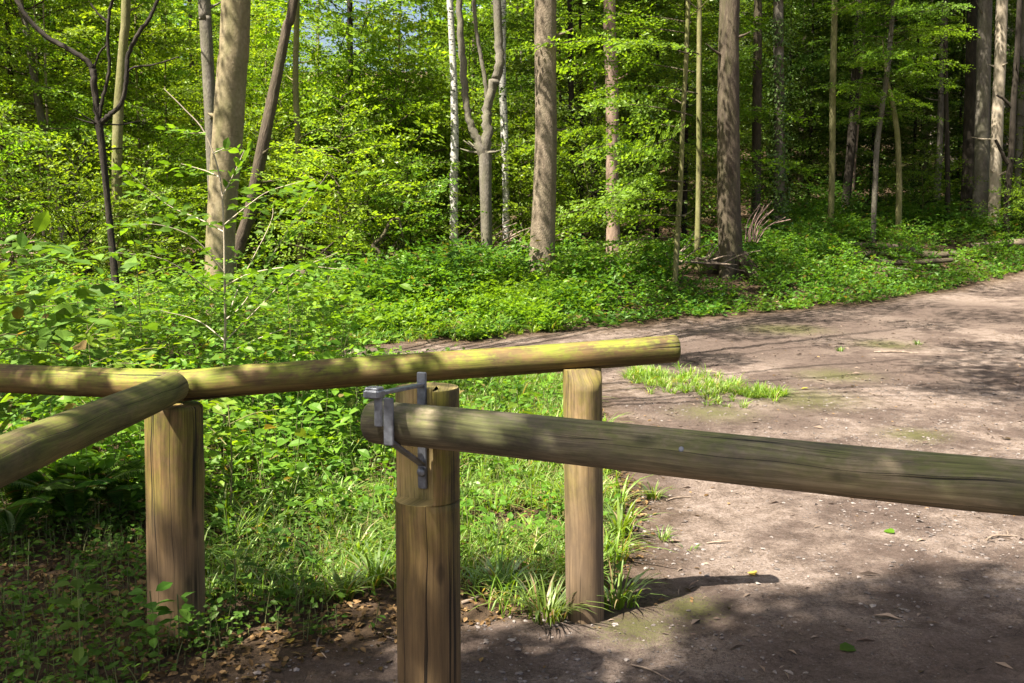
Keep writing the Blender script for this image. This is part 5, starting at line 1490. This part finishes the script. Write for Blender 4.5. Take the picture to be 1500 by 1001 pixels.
def bough_tree(label, trunk_xy, ztop, targets, seed, bark='b_beech', r=.24):
    rg = np.random.default_rng(seed)
    tx, ty = trunk_xy; g0 = gz(tx, ty)
    root = thing('beech_tree', (tx, ty, g0), label, 'tree')
    R0 = np.array(root.location)
    mb = MB(); m = 9; t = np.linspace(0, 1, m)
    tube(mb, np.stack([.15 * np.sin(t * 3), .1 * np.sin(t * 4), t * (ztop + .3) - .3], -1), r * (1 - .65 * t), 16)
    mc = MB(); cs = shade_crown(mc, targets, rg)
    mc.v = [v - R0.astype(np.float32) for v in mc.v]
    for c in cs:
        c = c - R0
        hz = max(2.5, min(ztop * .95, c[2] - 1.0 - .15 * np.linalg.norm(c[:2])))
        p = np.array([[0, 0, hz, .05], [c[0] * .35, c[1] * .35, hz + (c[2] - hz) * .55, .035], [c[0] * .75, c[1] * .75, c[2] - .05, .02], [c[0], c[1], c[2], .008]])
        sp = smooth_pts(p, 4)
        tube(mc, sp[:, :3], sp[:, 3], 5, 1, cap=False)
    mb.build('trunk', [M[bark]], root)
    mc.build('crown', [M['leaf'], M[bark]], root, smooth=[False, True])


TG = []
def sh_(u, v, z, h, r, n): TG.append((gp3(u, v, z), h, r, n))
# bottom right corner of the track
for (u, v, r, n) in ((1180, 920, .5, 420), (1330, 900, .5, 420), (1450, 870, .5, 420), (1250, 990, .5, 420), (1420, 980, .6, 500), (1520, 920, .6, 500), (1100, 960, .32, 200), (1050, 1000, .3, 160)):
    sh_(u, v, 0, 10, r, int(n * 1.5))
# bottom left corner
for (u, v, r, n) in ((60, 960, .5, 300), (95, 905, .4, 240), (40, 860, .5, 300), (70, 800, .45, 200), (10, 760, .5, 240), (430, 975, .25, 120), (195, 975, .26, 150), (30, 930, .5, 300), (130, 850, .3, 150)):
    sh_(u, v, 0, 7.0, r, int(n * 1.7))
for (u, v, r, n) in ((560, 960, .25, 120), (720, 960, .28, 130), (850, 975, .25, 90), (500, 905, .25, 110), (760, 930, .2, 70)):
    sh_(u, v, 0, 6.5, r, n)
for (u, v, z, r, n) in ((632, 880, .25, .15, 90), (640, 960, .1, .16, 90), (628, 800, .45, .10, 40)):
    sh_(u, v, z, 6, r, n)
# on the rails
for (u, v, z, r, n) in ((430, 545, .98, .20, 150), (520, 540, .98, .2, 150), (620, 532, 1.0, .17, 90), (40, 550, .93, .14, 46), (120, 550, .93, .14, 46), (190, 556, .93, .12, 36)):
    sh_(u, v, z, 3.6, r, n)
for (u, v, z, r, n) in ((860, 640, .95, .14, 60), (1000, 655, .95, .16, 90), (1130, 670, .95, .18, 110), (1260, 682, .94, .2, 130), (1380, 695, .93, .2, 130), (1480, 705, .93, .2, 130)):
    sh_(u, v, z, 4.5, r, n)
bough_tree('beech with overhanging boughs that shade the near ends of track and fence', (-5.2, -1.6), 9.5, TG, 51)
TG = []
for (u, v, r, n) in ((1430, 530, .7, 190), (1490, 510, .8, 230), (1400, 555, .4, 70), (1480, 560, .5, 90), (1180, 470, .9, 220), (1080, 490, .7, 170), (1300, 455, 1.0, 240), (1420, 440, 1.2, 280), (1040, 520, .5, 130), (960, 520, .5, 140), (1240, 500, .5, 60), (1350, 480, .6, 90), (1000, 482, .8, 170), (1130, 478, .9, 190), (1260, 462, .9, 190), (1470, 470, 1.0, 260), (1500, 545, .6, 130), (900, 505, .6, 120)):
    sh_(u, v, 0.15, 8.5, r, int(n * 2.8))
for (u, v, r, n) in ((100, 500, .8, 300), (230, 470, .7, 220), (30, 620, .7, 260), (150, 660, .6, 220)):
    sh_(u, v, .6, 7, r, n)
for (u, v, d_) in ((338, 130, 13), (350, 210, 13), (330, 300, 13), (348, 40, 13), (335, 370, 13), (800, 60, 16.5), (806, 150, 16.5), (795, 230, 16.5), (803, 300, 16.5), (1070, 120, 18.7), (1066, 220, 18.7), (1075, 290, 18.7), (1438, 100, 22), (1436, 220, 22)):
    TG.append((at(u, v, d_ - .2), 5, .3, 46))
bough_tree('beech with high boughs that dapple the track and thicket with shade', (-6.5, 5.5), 11, TG, 52)
TG = []
for (u, v, r, n) in ((930, 430, 1.2, 330), (1040, 440, 1.2, 380), (1140, 350, 1.3, 330)):
    p = on_ground(u, v); TG.append((p + [0, 0, .3], 10, r, int(n * .55)))
bough_tree('tall beech whose high crown keeps the right bank in shade', (-7.5, 12.5), 13, TG, 53)
